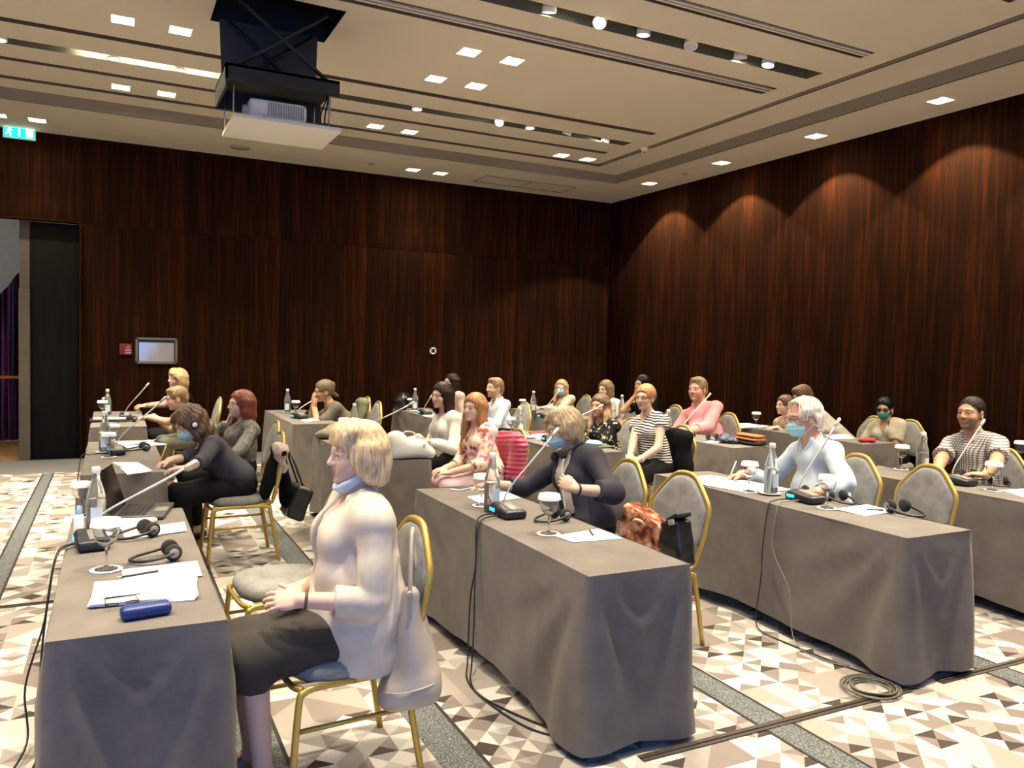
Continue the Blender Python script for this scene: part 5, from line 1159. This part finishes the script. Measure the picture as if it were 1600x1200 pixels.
s = SDF(); s.box((0, 0, .019), (.074, .029, .019), None, .014, 0); s.cone((-.055, 0, .020), (.055, 0, .020), .018, .018, .012, F=np.eye(3), sc=(1, 1.4, 1))
CB = mat('case_blue', (.016, .038, .17), .38); V_, F_ = poly(s, .005); np_mesh('shell', V_, F_, CB, ca); MB().box((0, -.0285, .014), (.135, .003, .0025)).build('seam', mat('case_seam', (.05, .09, .28), .4), ca)
gg = at(190, 938, TT+.021); gg[2] = TT+.0155; sg = thing('spectacles', 'thin black spectacles folded on the paper pile', 'glasses', gg, .1); m = MB()
for k in (-1, 1): m.tube([(.02*math.cos(a)+.03*k+.0, .013*math.sin(a)-.02, .002) for a in np.linspace(0, 6.28, 14)[:-1]], .0022, 6, closed=True)
m.tube([(-.05, -.02, .004), (-.045, .05, .006), (.065, .054, .003)], .002, 6).tube([(.05, -.02, .004), (.045, .040, .006), (-.05, .044, .004)], .002, 6).build('frame', PLAST, sg)
E0 = at(100, 855)
for k, (o1, o2) in enumerate(((.0, 0), (.06, .05))):
    y = b[1]; cable([(b[0]-.05, y+.03*k, TT+.012), (-.16, y+.01, TT+.012), (-.21, y-.03-o1, TT-.02), (-.245, y-.10-o1, .5), (-.26-o2, y-.18, .25), (-.25-o2, y-.25, .05), (-.27-o2*2, y-.4-o1*3, .012), (-.30, y-.75-o1, .008), (-.24, y-1.1, .008)], 'black cable hanging from the near left table, %s' % ('outer loop' if k else 'inner loop'), .0045)
# ---- second left table
b = mic(182, 705, (252, 627), DESC['P2'])
put('plate', at(165, 707), 'white saucer under the tall bottle on the second left table'); put('bottle', at(164, 706), 'tall glass water bottle beside the second left microphone', .3, 1.18)
put('goblet', at(170, 714), 'capped wine glass near the second left microphone', 0, 1.12); put('goblet', at(177, 694), 'capped wine glass behind the second left bottle', 0, 1.02)
put('phones', at(226, 704), 'black headphones beside the light blue mask', .2); sheet([(178, 689), (225, 689), (262, 694), (200, 700)], 'white sheet under the light blue mask on the second left table')
sheet([(175, 722), (215, 722), (238, 735), (205, 737)], 'white sheet being written on at the second left table')
sheet([(188, 731), (210, 729), (236, 736), (200, 741)], 'small notebook page below the writing hand', .004, n=2)
pk = thing('loose_face_mask', 'light blue surgical mask lying on the second left table', 'face mask', at(218, 695)); s = SDF(); s.box((0, 0, .02), (.085, .04, .004), roty(-.18), .003, 0); s.disp = lambda p: .002*np.sin(p[..., 1]*220); V_, F_ = poly(s, .005); np_mesh('panel', V_, F_, MASKB, pk); MB().tube(spline([(.08, -.03, .03), (.12, -.02, .04), (.12, .02, .04), (.08, .03, .03)], 5), .0015, 5).build('ear_loop', MASKW, pk)
q = HP['P2']['arms'][-1][2]; pc = thing('pencil', 'orange pencil in the hand of the woman in dark navy', 'pencil', q+V((-.070, -.040, -.022))); MB().tube([(0, 0, 0), (.004, .01, .012)], [.001, .004], 6).build('tip', mat('pencil_wood', (.55, .38, .2), .6), pc); MB().tube([(.004, .01, .012), (.05, .05, .125)], .0042, 6).build('barrel', mat('pencil_orange', (.75, .33, .03), .4), pc)
cable([(b[0]-.05, b[1], TT+.012), (-.15, b[1]-.1, TT+.012), (-.21, b[1]-.2, TT), (-.235, b[1]-.35, .45), (-.25, b[1]-.45, .05), (-.28, b[1]-.9, .008)], 'black cable hanging from the second left table')
# ---- far left table
mic(196, 651, (228, 604), DESC['P5'], 0); put('bottle', at(168, 648), 'water bottle on the far left table', .4, 1.1); put('goblet', at(160, 652), 'capped wine glass at the left of the far left table', 0, 1.15); put('goblet', at(166, 642), 'capped wine glass behind the far left bottle', 0, 1.0)
put('phones', at(206, 659), 'black headphones at the near edge of the far left table', .5); bb = at(165, 658); bg = thing('black_folder', 'black folder and papers at the near end of the far left table', 'folder', (bb[0], bb[1], TT)); MB().box((0.03, 0, .012), (.36, .22, .022), bev=.004).build('cover', PLAST, bg); MB().box((0.04, .01, .0265), (.31, .2, .006)).build('pages', mat('page_grey', (.4, .39, .36), .8), bg)
# ---- far middle table
mic(468, 651, (512, 612), DESC['P6'], .3); put('bottle', at(449, 645), 'water bottle with a blue label on the far middle table', 0, 1.12); put('plate', at(449, 645), 'white saucer under the far middle bottle'); put('goblet', at(462, 649), 'capped wine glass on the far middle table', 0, 1.1)
put('phones', at(484, 650), 'black headphones in front of the person covering the face', .3); sheet([(470, 656), (505, 651), (512, 655), (478, 659)], 'white sheet on the far middle table')
# ---- table with the white handbag
mic(560, 690, (640, 632), DESC['P7']); put('bottle', at(553, 676), 'water bottle behind the blonde woman\'s head', 0, 1.1); put('goblet', at(537, 684), 'capped wine glass behind the blonde woman\'s head', 0, 1.15)
def soft(name, label, cat, loc, sdf, m, h=.008, part='body', group=None):
    t = thing(name, label, cat, loc, 0, group); V_, F_ = poly(sdf, h); np_mesh(part, V_, F_, m, t); return t
hb = at(641, 716); s = SDF(); s.cone((-.15, 0, .035), (.15, 0, .035), .05, .05, .04, F=np.eye(3), sc=(1, 1.6, 1)).cone((-.13, 0, .12), (.08, 0, .10), .055, .05, .06, F=np.eye(3), sc=(1, 1.3, 1)).ell((-.12, 0, .17), (.08, .06, .055), None, .05).plane((0, 0, .002), -UPV); s.disp = wob(5, .006, 24)
WB = mat('white_leather', (.62, .60, .53), .45, bump=.2, bscale=90); bagw = soft('handbag', 'large slouchy white leather handbag at the end of the middle table', 'handbag', hb, s, WB, .008)
for y in (-.055, .05): MB().tube(spline([(-.09, y*1.25, .05), (-.075, y*1.3, .13), (-.03, y*1.2, .20 if y > 0 else .07), (.05, y*1.35, .19 if y > 0 else .06), (.09, y*1.3, .12), (.085, y*1.35, .05)], 6), .007, 6).build('strap', mat('strap_offwhite', (.52, .50, .42), .5), bagw)
fo = at(525, 684); s = SDF(); s.ell((0, 0, .05), (.15, .10, .055), None, 0).ell((-.1, .02, .035), (.09, .12, .04), None, .03).ell((.04, .05, .08), (.10, .07, .045), None, .03).plane((0, 0, .001), -UPV); s.disp = wob(8, .012, 34); soft('folded_garment', 'crumpled olive garment on the middle table behind the blonde woman', 'clothing', fo, s, cl('olive_linen', (.20, .18, .12)), .009, 'cloth')
# ---- near middle table
b = mic(793, 800, (864, 680), DESC['P11']); put('plate', at(776, 796), 'white saucer under the bottle on the near middle table'); put('bottle', at(768, 797, TT+.005), 'glass water bottle with a pale label on the near middle table', .6, 1.18)
put('goblet', at(752, 790), 'capped wine glass behind the bottle on the near middle table', 0, 1.1); put('goblet', at(857, 834), 'capped wine glass nearest the white sheet and pen on the middle table', 0, 1.2); put('phones', at(875, 812), 'black headphones beside the wine glass on the near middle table', .15)
sheet([(867, 837), (936, 826), (973, 841), (895, 847)], 'white sheet with a pen on the near middle table'); pen((921, 828), (929, 839), 'dark pen on the white sheet of the near middle table', PLAST)
sheet([(730, 776), (790, 768), (813, 778), (750, 786)], 'white sheet behind the bottle on the near middle table')
ph = at(722, 764); pt = thing('smartphone', 'white smartphone under the fingertips on the near middle table', 'phone', ph, .5); MB().box((0, 0, .004), (.15, .072, .008), bev=.003).build('body', mat('phone_white', (.8, .8, .8), .3), pt); MB().box((0, 0, .0083), (.13, .064, .0006)).build('screen', PLAST, pt)
for k in range(2):
    y0 = b[1]-.02+.05*k; cable([(b[0]-.05, y0, TT+.012), (1.70, y0-.05, TT+.012), (1.655, y0-.08-.02*k, TT-.03), (1.635, y0-.10-.05*k, .55), (1.615, y0-.14, .38), (1.60, y0-.17+.01*k, .2), (1.585, y0-.19, .06), (1.56, y0-.24, .008), (1.54, y0-.42, .007), (1.60, y0-.75+.1*k, .007), (1.72, y0-.92, .007)], 'black cable down the front of the near middle table, %s' % ('left strand' if k else 'right strand'), .0045)
# ---- white-haired man's table
b = mic(1258, 778, (1306, 664), DESC['P18']); put('plate', at(1203, 772), 'white saucer with a blue rim under the bottle of the white-haired man'); put('bottle', at(1204, 770, TT+.005), 'glass water bottle in front of the white-haired man', .5, 1.2); put('goblet', at(1170, 768), 'capped wine glass left of the white-haired man\'s bottle', 0, 1.2); put('goblet', at(1292, 794), 'capped wine glass right of the white-haired man\'s microphone', 0, 1.2)
put('phones', at(1268, 774), 'black headphones behind the white-haired man\'s microphone', 1.3); put('phones', at(1307, 782), 'black headphones behind the right wine glass of the white-haired man', 1.3); put('phones', at(1402, 800), 'black headphones on the end of the white-haired man\'s table', 1.4, 1.15)
sheet([(1064, 747), (1110, 742), (1170, 752), (1120, 760)], 'white sheet at the far end of the white-haired man\'s table'); sheet([(1098, 757), (1160, 750), (1240, 765), (1160, 768)], 'white sheets under the writing hand of the white-haired man', .004, n=2); sheet([(1305, 795), (1355, 788), (1400, 799), (1352, 806)], 'white sheet with a pen near the empty chair'); pen((1355, 796), (1384, 797), 'dark pen on the sheet near the empty chair', PLAST)
q = HP['P18']['arms'][-1][2]; pw = thing('pen', 'white pen in the hand of the white-haired man', 'pen', q+V((-.098, .012, -.024))); MB().tube([(0, 0, 0), (.045, -.015, .125)], .0045, 6).build('barrel', mat('pen_white', (.8, .8, .78), .3), pw); MB().tube([(0, 0, 0), (-.001, .001, -.008)], [.003, .0006], 6).build('tip', SILVER, pw)
for k in range(2):
    y0 = b[1]+.05-.06*k; cable([(b[0]-.05, y0, TT+.012), (3.54, y0-.02, TT+.012), (3.49, y0-.03-.01*k, TT-.03), (3.47, y0-.02-.02*k, .5), (3.455, y0-.03-.16*k, .3), (3.44, y0-.02-.22*k, .08), (3.42, y0-.08-.25*k, .008), (3.42, y0-.3-.2*k, .007), (3.46, 2.85, .007), (3.52, 2.66, .012)], 'grey cable down the front of the white-haired man\'s table, %s' % ('right strand' if k else 'left strand'), .004, PGREY if k else PLAST)
cc = at(1362, 1075, .01); m = MB()
for k in range(6): m.tube([(cc[0]+(.085+.012*k)*math.cos(a)+.01*math.sin(k), cc[1]+(.085+.010*k)*math.sin(a), .008+.006*(k % 3)+.003*math.sin(3*a+k)) for a in np.linspace(0, 6.283, 25)[:-1]], .0045, 6, closed=True)
tag(m.build('coiled_cable', mat('cable_tan', (.13, .12, .09), .6)), 'coil of cable on the carpet at the foot of the white-haired man\'s table', 'cable')
# ---- plaid shirt man's table
mic(1498, 752, (1533, 664), DESC['P22']); put('plate', at(1440, 742), 'white saucer under the plaid-shirt man\'s bottle'); put('bottle', at(1440, 740, TT+.005), 'glass water bottle left of the plaid-shirt man', .5, 1.2); put('goblet', at(1408, 733), 'capped wine glass behind the empty chair back', 0, 1.2); put('goblet', at(1551, 766), 'capped wine glass in front of the plaid-shirt man\'s left arm', 0, 1.2); put('phones', at(1512, 746), 'black headphones behind the plaid-shirt man\'s microphone', 1.2); put('phones', at(1560, 757), 'black headphones beside the plaid-shirt man\'s wine glass', .6)
sheet([(1566, 766), (1640, 760), (1660, 780), (1600, 777)], 'white sheet at the right edge on the plaid-shirt man\'s table')
put('goblet', at(1594, 724), 'capped wine glass on the last table at the right picture edge', 0, 1.2)
# ---- third column, middle and far
put('bottle', at(811, 681), 'water bottle on the table behind the navy cardigan', .4, 1.12); put('goblet', at(798, 679), 'wine glass beside the bottle behind the navy cardigan', 0, 1.1); put('plate', at(822, 684), 'white saucer at the edge of the table behind the navy cardigan', 0, 1.3); sheet([(830, 678), (862, 677), (872, 684), (840, 686)], 'white papers on the table behind the navy cardigan', .006, n=2); sheet([(826, 674), (850, 672), (858, 676), (830, 678)], 'dark red notebook on the table behind the navy cardigan', .01, name='notebook', cat='notebook', m=mat('notebook_red', (.14, .02, .02), .6), grp='notebooks'); mic(862, 687, (936, 636), DESC['P13'])
hb2 = at(930, 697); fd = thing('folder', 'green folder with a pale blue mask on top, before the black floral top', 'folder', hb2, .1); MB().box((0, 0, .006), (.22, .30, .012), bev=.003).build('cover', mat('folder_green', (.07, .10, .035), .6), fd)
pm = thing('loose_face_mask', 'pale blue mask lying on the green folder', 'face mask', hb2+V((.0, .02, .013))); s = SDF(); s.ell((0, 0, .012), (.07, .10, .028), None, 0).plane((0, 0, .001), -UPV); V_, F_ = poly(s, .006); np_mesh('panel', V_, F_, MASKB, pm); MB().tube(spline([(.03, -.08, .01), (.07, -.11, .012), (.07, -.06, .012)], 5), .0015, 5).build('ear_loop', MASKW, pm)
put('bottle', at(648, 642), 'water bottle with a pale label on the far table below the wall switch', 0, 1.15); put('plate', at(648, 643), 'white saucer under the bottle below the wall switch'); put('goblet', at(641, 641), 'wine glass left of the bottle below the wall switch'); mic(664, 645, (672, 622), DESC['P9']); sheet([(660, 648), (675, 647), (682, 650), (665, 651)], 'white sheet on the far table below the wall switch')
kb = at(628, 640); s = SDF(); s.ell((0, 0, .11), (.12, .12, .12), None, 0).ell((.02, .05, .16), (.1, .1, .09), None, .04).plane((0, 0, .001), -UPV); s.disp = wob(15, .012, 30); soft('backpack', 'shiny black bag at the end of the far table below the wall switch', 'bag', kb, s, mat('black_patent', (.01, .01, .01), .18), .012)
# ---- fourth column
put('bottle', at(833, 645), 'water bottle on the table of the masked fair-haired woman', 0, 1.12); put('goblet', at(816, 643), 'wine glass left of the bottle of the masked fair-haired woman', 0, 1.05); mic(852, 651, (876, 608), DESC['P12']); rb = at(828, 646); pb = thing('pouch', 'red pouch by the bottle of the masked fair-haired woman', 'pouch', rb+V((-.06, 0, 0))); MB().box((0, 0, .02), (.14, .10, .04), bev=.012).build('body', mat('pouch_red', (.45, .03, .05), .5), pb); MB().box((0, -.051, .03), (.13, .003, .004)).build('zip', SILVER, pb)
put('bottle', at(971, 652), 'water bottle between the floral and striped tops', .3, 1.12); put('bottle', at(958, 655), 'water bottle partly hidden behind the floral top woman\'s shoulder', .1, .9)
mic(1070, 679, (1106, 620), DESC['P17']); put('bottle', at(1043, 684), 'water bottle at the striped-top woman\'s shoulder', .3, 1.1); put('phones', at(1113, 687), 'black headphones in front of the pink-shirted man', 1.2); sheet([(1100, 690), (1130, 686), (1140, 690), (1112, 693)], 'white sheet before the pink-shirted man'); nb = at(1100, 655, .98)
sc1 = at(1138, 692); s = SDF(); s.ell((0, 0, .03), (.09, .11, .035), None, 0).ell((.02, .06, .05), (.06, .08, .035), None, .02).plane((0, 0, .001), -UPV); s.disp = wob(31, .010, 45); t = NT('navy_print'); spots(t, (.012, .014, .05), [(.3, .33, .5), (.02, .02, .08), (.5, .5, .6)], 40, .3); soft('scarf', 'navy patterned scarf bundled on the pink-shirted man\'s table', 'scarf', sc1, s, t.m, .009, 'cloth')
fb = at(1171, 694); TAN = mat('tan_leather', (.34, .13, .035), .4, var=.15); fbg = thing('leather_bag', 'tan and black leather bag lying on the pink-shirted man\'s table', 'bag', fb)
for (z, r_, mm, pn) in ((.022, .022, PLAST, 'base'), (.055, .020, TAN, 'lower_flap'), (.088, .017, TAN, 'upper_flap')):
    s = SDF(); s.cone((.0, -.14, z), (.0, .12, z), r_, r_, .01, F=np.eye(3), sc=(4.2, 1, 1)); s.plane((0, 0, .001), -UPV); V_, F_ = poly(s, .008); np_mesh(pn, V_, F_, mm, fbg)
# ---- last column
put('goblet', at(1181, 668), 'wine glass on the far right table against the dark wall', 0, 1.15); sheet([(1128, 663), (1168, 661), (1200, 666), (1160, 668)], 'white napkin and papers beside the far right wine glass', .012, n=2); sheet([(1290, 680), (1320, 678), (1336, 685), (1300, 686)], 'white sheet on the green-masked woman\'s table')
rg = at(1355, 691); s = SDF(); s.ell((-.03, .02, .02), (.05, .05, .022), None, 0).ell((.03, -.02, .025), (.055, .045, .026), None, .02).plane((0, 0, .001), -UPV); s.disp = wob(44, .006, 50); soft('gloves', 'crumpled red gloves on the green-masked woman\'s table', 'gloves', rg, s, mat('glove_red', (.55, .02, .03), .7), .007, 'knit')
# ================================================================== garments and bags on chairs
c = V((1.02, 2.80, 0)); s = SDF(); s.cone((-.01, 0, .70), (-.03, 0, .36), .035, .082, .05, F=np.eye(3), sc=(1.0, 1.35, 1)).cone((-.075, -.03, .34), (.03, -.03, .345), .07, .072, .05).cone((.03, .02, .62), (.045, -.01, .40), .03, .06, .04); s.plane((0, 0, .285), -UPV, .03); s.disp = wob(61, .007, 24)
LBAG = mat('beige_leather', (.46, .385, .31), .5, var=.08, bump=.15, bscale=120); bg = soft('shoulder_bag', 'slouchy beige leather bag hanging on the blonde woman\'s chair', 'bag', c, s, LBAG, .007)
MB().tube(spline([(-.03, -.04, .70), (-.02, -.01, .80), (.01, .06, .93), (.03, .10, .88), (.04, .04, .68)], 6), .009, 6).build('strap', LBAG, bg); MB().tube(spline([(-.135, -.06, .37), (-.075, -.108, .375), (.03, -.108, .385), (.09, -.06, .39)], 5), .003, 5).build('seam', mat('seam_pale', (.55, .48, .40), .6), bg)
for y in (-.06, .1): MB().lathe([(.006, -.002), (.012, 0), (.006, .002)], 12, (-.035, y*.8, .72), rotx(1.2)).build('ring', SILVER, bg)
c = V((1.10, 6.20, 0)); s = SDF(); s.cone((.03, -.10, .80), (.03, .16, .80), .035, .035, .03).cone((.0, -.08, .78), (-.08, -.10, .50), .05, .05, .06, F=np.eye(3), sc=(.9, 1.9, 1)).cone((.06, .05, .75), (.10, .02, .42), .05, .06, .06, F=np.eye(3), sc=(.8, 2.0, 1)); s.disp = wob(71, .010, 24); soft('coat', 'black coat draped over the chair of the woman in dark navy', 'coat', c, s, BLK, .010, 'cloth')
c = V((1.11, 6.03, 0)); s = SDF(); s.ell((0, 0, .84), (.06, .07, .045), None, 0).cone((.01, 0, .82), (.03, .0, .68), .045, .025, .03, F=np.eye(3), sc=(1, 1.5, 1)); s.disp = wob(72, .010, 60); soft('scarf', 'fluffy dusty-pink scarf over the chair of the woman in dark navy', 'scarf', c, s, mat('fluffy_pink', (.42, .33, .28), .95, var=.3, vscale=60, bump=.8, bscale=90, bdist=.006), .007, 'knit')
c = V((1.28, 6.22, 0)); s = SDF(); s.box((0, 0, .40), (.07, .15, .13), roty(.35), .03, 0); s.disp = wob(73, .006, 24); bgk = soft('handbag', 'black bag behind the chair of the woman in dark navy', 'handbag', c, s, mat('black_leather', (.012, .011, .010), .4), .010); MB().tube(spline([(.03, -.1, .52), (-.05, -.08, .75), (-.05, .08, .75), (.03, .1, .52)], 6), .008, 6).build('strap', PLAST, bgk)
c = V((2.80, 10.0, 0)); s = SDF(); s.cone((.09, -.14, .90), (.09, .14, .90), .04, .04, .03).cone((.06, -.10, .86), (.00, -.12, .58), .055, .06, .06, F=np.eye(3), sc=(.9, 1.8, 1)).cone((.06, .10, .86), (-.0, .10, .55), .055, .06, .06, F=np.eye(3), sc=(.9, 1.8, 1)); s.disp = wob(81, .014, 26); soft('jacket', 'sage green jacket hung over the empty chair by the back wall', 'jacket', c, s, cl('sage_green', (.16, .18, .10)), .011, 'cloth')
i = HP['P8']; c = V((3.02, 5.97, 0)); s = SDF(); s.cone((.0, -.15, .86), (.0, .16, .86), .055, .055, .04, F=np.eye(3), sc=(1, 1, 1.2)).cone((-.0, -.16, .82), (-.05, -.16, .55), .07, .08, .05, F=np.eye(3), sc=(.9, 1.4, 1)).cone((0, .14, .82), (-.03, .14, .52), .07, .075, .05, F=np.eye(3), sc=(.9, 1.4, 1)).cone((.02, 0, .80), (.02, 0, .50), .08, .08, .05, F=np.eye(3), sc=(.8, 2, 1)); s.disp = lambda p: .010*np.abs(np.sin(p[..., 2]*85+2*np.sin(p[..., 1]*6)))-.004
soft('puffer_jacket', 'bright pink quilted puffer jacket on the chair of the ginger-haired woman', 'jacket', c, s, mat('puffer_pink', (.42, .035, .09), .45, sheen=.2), .008, 'quilting')
c = V((4.70, 5.90, 0)); s = SDF(); s.cone((.03, -.17, .88), (.03, .17, .88), .04, .04, .03).cone((.0, -.14, .84), (-.04, -.20, .42), .06, .08, .06, F=np.eye(3), sc=(.9, 1.5, 1)).cone((.05, .1, .84), (.05, .05, .40), .06, .07, .06, F=np.eye(3), sc=(.8, 2, 1)); s.disp = wob(91, .011, 22); soft('coat', 'black coat draped over the chair of the striped-top woman', 'coat', c, s, BLK, .011, 'cloth')
def bagprint(t):
    v = t.coord('Object'); n = t.noise(v, 14, 4, .6); t.set(col=t.ramp(n, [(.30, (.02, .010, .006)), (.44, (.22, .06, .03)), (.54, (.55, .24, .12)), (.62, (.70, .50, .34)), (.72, (.10, .03, .02))]), rough=.18)
BP = NT('brown_glossy_print'); bagprint(BP)
c = V((2.66, 3.52, 0)); s = SDF(); s.box((.02, .06, .63), (.06, .175, .11), rotx(.22)@rotz(.1), .025, 0); s.disp = wob(95, .004, 22); pbg = soft('handbag', 'glossy brown patterned handbag on the empty chair near the middle table', 'handbag', c, s, BP.m, .008); MB().tube(spline([(-.045, .0, .68), (-.075, .0, .71), (-.08, .05, .70), (-.055, .06, .64)], 5), .009, 6).build('handle', mat('handle_tan', (.6, .42, .25), .4), pbg)
c = V((2.70, 3.34, 0)); s = SDF(); s.box((0, 0, .62), (.06, .085, .125), rotx(-.2), .03, 0); s.disp = wob(96, .005, 30); kbg = soft('handbag', 'small black leather bag with a buckle beside the brown patterned handbag', 'handbag', c, s, mat('black_leather2', (.013, .012, .012), .35), .008); MB().box((-.01, -.02, .765), (.10, .10, .022), rotx(-.5), .006).build('clasp', PLAST, kbg); MB().box((-.058, -.02, .74), (.008, .05, .03), rotx(-.3), .002).build('buckle', SILVER, kbg)
# worn accessories
i = HP['P2']; H = lambda q: i['head']+i['HR']@(V(q)*i['hs'])-i['base']
for y in (1, -1): MB().lathe([(0, -.02), (.03, -.018), (.034, 0), (.028, .014), (0, .018)], 16, H((-.006, y*.105, -.012)), i['HR']@rotx(-y*math.pi/2)).build('headphone_pad', FOAM, i['p']); MB().lathe([(0, .022), (.016, .021), (.019, .012)], 14, H((-.006, y*.105, -.012)), i['HR']@rotx(-y*math.pi/2)).build('headphone_shell', mat('pearl', (.75, .75, .8), .3), i['p'])
MB().tube(spline([H((-.006, .11, .0)), H((-.02, .10, .07)), H((-.03, .0, .128)), H((-.02, -.10, .07)), H((-.006, -.11, .0))], 6), .005, 6).build('headband', PLAST, i['p'])
i = HP['P11']; b_ = i['base']; N_ = i['N']; R_ = i['TF']
for y in (.055, -.05): MB().lathe([(0, -.016), (.028, -.014), (.032, 0), (.026, .013), (0, .016)], 16, N_-b_+R_@V((.125, y, .0)), R_@roty(1.2)).build('headphone_pad', FOAM, i['p'])
MB().tube(spline([N_-b_+R_@V(q) for q in ((.11, .07, .01), (.05, .095, .035), (-.06, .06, .06), (-.075, 0, .065), (-.06, -.06, .06), (.05, -.095, .035), (.11, -.065, .01))], 5), .005, 6).build('headphone_band', PLAST, i['p'])
LAN = mat('lanyard_white', (.7, .68, .66), .6)
MB().tube(spline([N_-b_+R_@V(q) for q in ((.05, .075, .045), (.135, .065, -.03), (.175, .06, -.14), (.19, .055, -.30), (.20, .05, -.40))], 5), .0045, 6).build('lanyard', LAN, i['p']); MB().tube(spline([N_-b_+R_@V(q) for q in ((.03, -.08, .05), (.13, -.05, -.03), (.17, .0, -.16), (.19, .02, -.30))], 5), .002, 6).build('cord', PLAST, i['p'])
def wrist(key, sd, m, name, fr=.86, r=.029, w_=.011):
    i = HP[key]; S, E, W, _ = i['arms'][sd]; p0 = E+(W-E)*fr-i['base']; u = unit(W-E); a = unit(np.cross(u, UPV)); b2 = np.cross(u, a)
    o = MB().tube([p0+r*(math.cos(t)*a+math.sin(t)*b2) for t in np.linspace(0, 6.283, 19)[:-1]], w_*.45, 6, closed=True).build(name, m, i['p']); return p0, a, u
p0, a, u = wrist('P1', 1, mat('watch_strap', (.10, .05, .03), .5), 'watch_strap', .93, .030, .012); MB().box(p0+a*.031, (.016, .02, .026), np.stack([a, np.cross(u, a), u], -1), .003).build('watch_face', mat('watch_gold', (.55, .42, .2), .3, .8), HP['P1']['p'])
wrist('P11', 1, PLAST, 'wristband', .92, .031, .016); wrist('P16', 1, WHITE, 'wristwatch', .93, .028, .012); wrist('P5', 1, PLAST, 'wristband', .9, .028, .01)
i = HP['P17']; T_ = i['T']; MB().box(T_(.235, .05, .52)-i['base'], (.006, .085, .03), i['TF'], .001).build('name_badge', PAPER, i['p'])
# ================================================================== tape on the carpet
TAPE = mat('brown_gaffer_tape', (.055, .038, .026), .5, var=.15, vscale=30)
for (x0, x1, y, lb) in ((1.9, 3.52, 2.53, 'brown cable tape on the carpet between the two near tables'), (3.75, 5.0, 2.53, 'brown cable tape running right from the white-haired man\'s table'), (-1.6, -.22, 5.56, 'dark cable tape on the carpet left of the near left table')):
    tp = thing('cable_tape', lb, 'tape', ((x0+x1)/2, y, .003), 0, 'cable tapes'); MB().box((0, 0, .001), (x1-x0, .05, .002)).build('strip', TAPE, tp); MB().tube([((x0-x1)/2, 0, .003), ((x1-x0)/2, 0, .003)], .006, 6).build('cable_ridge', TAPE, tp)
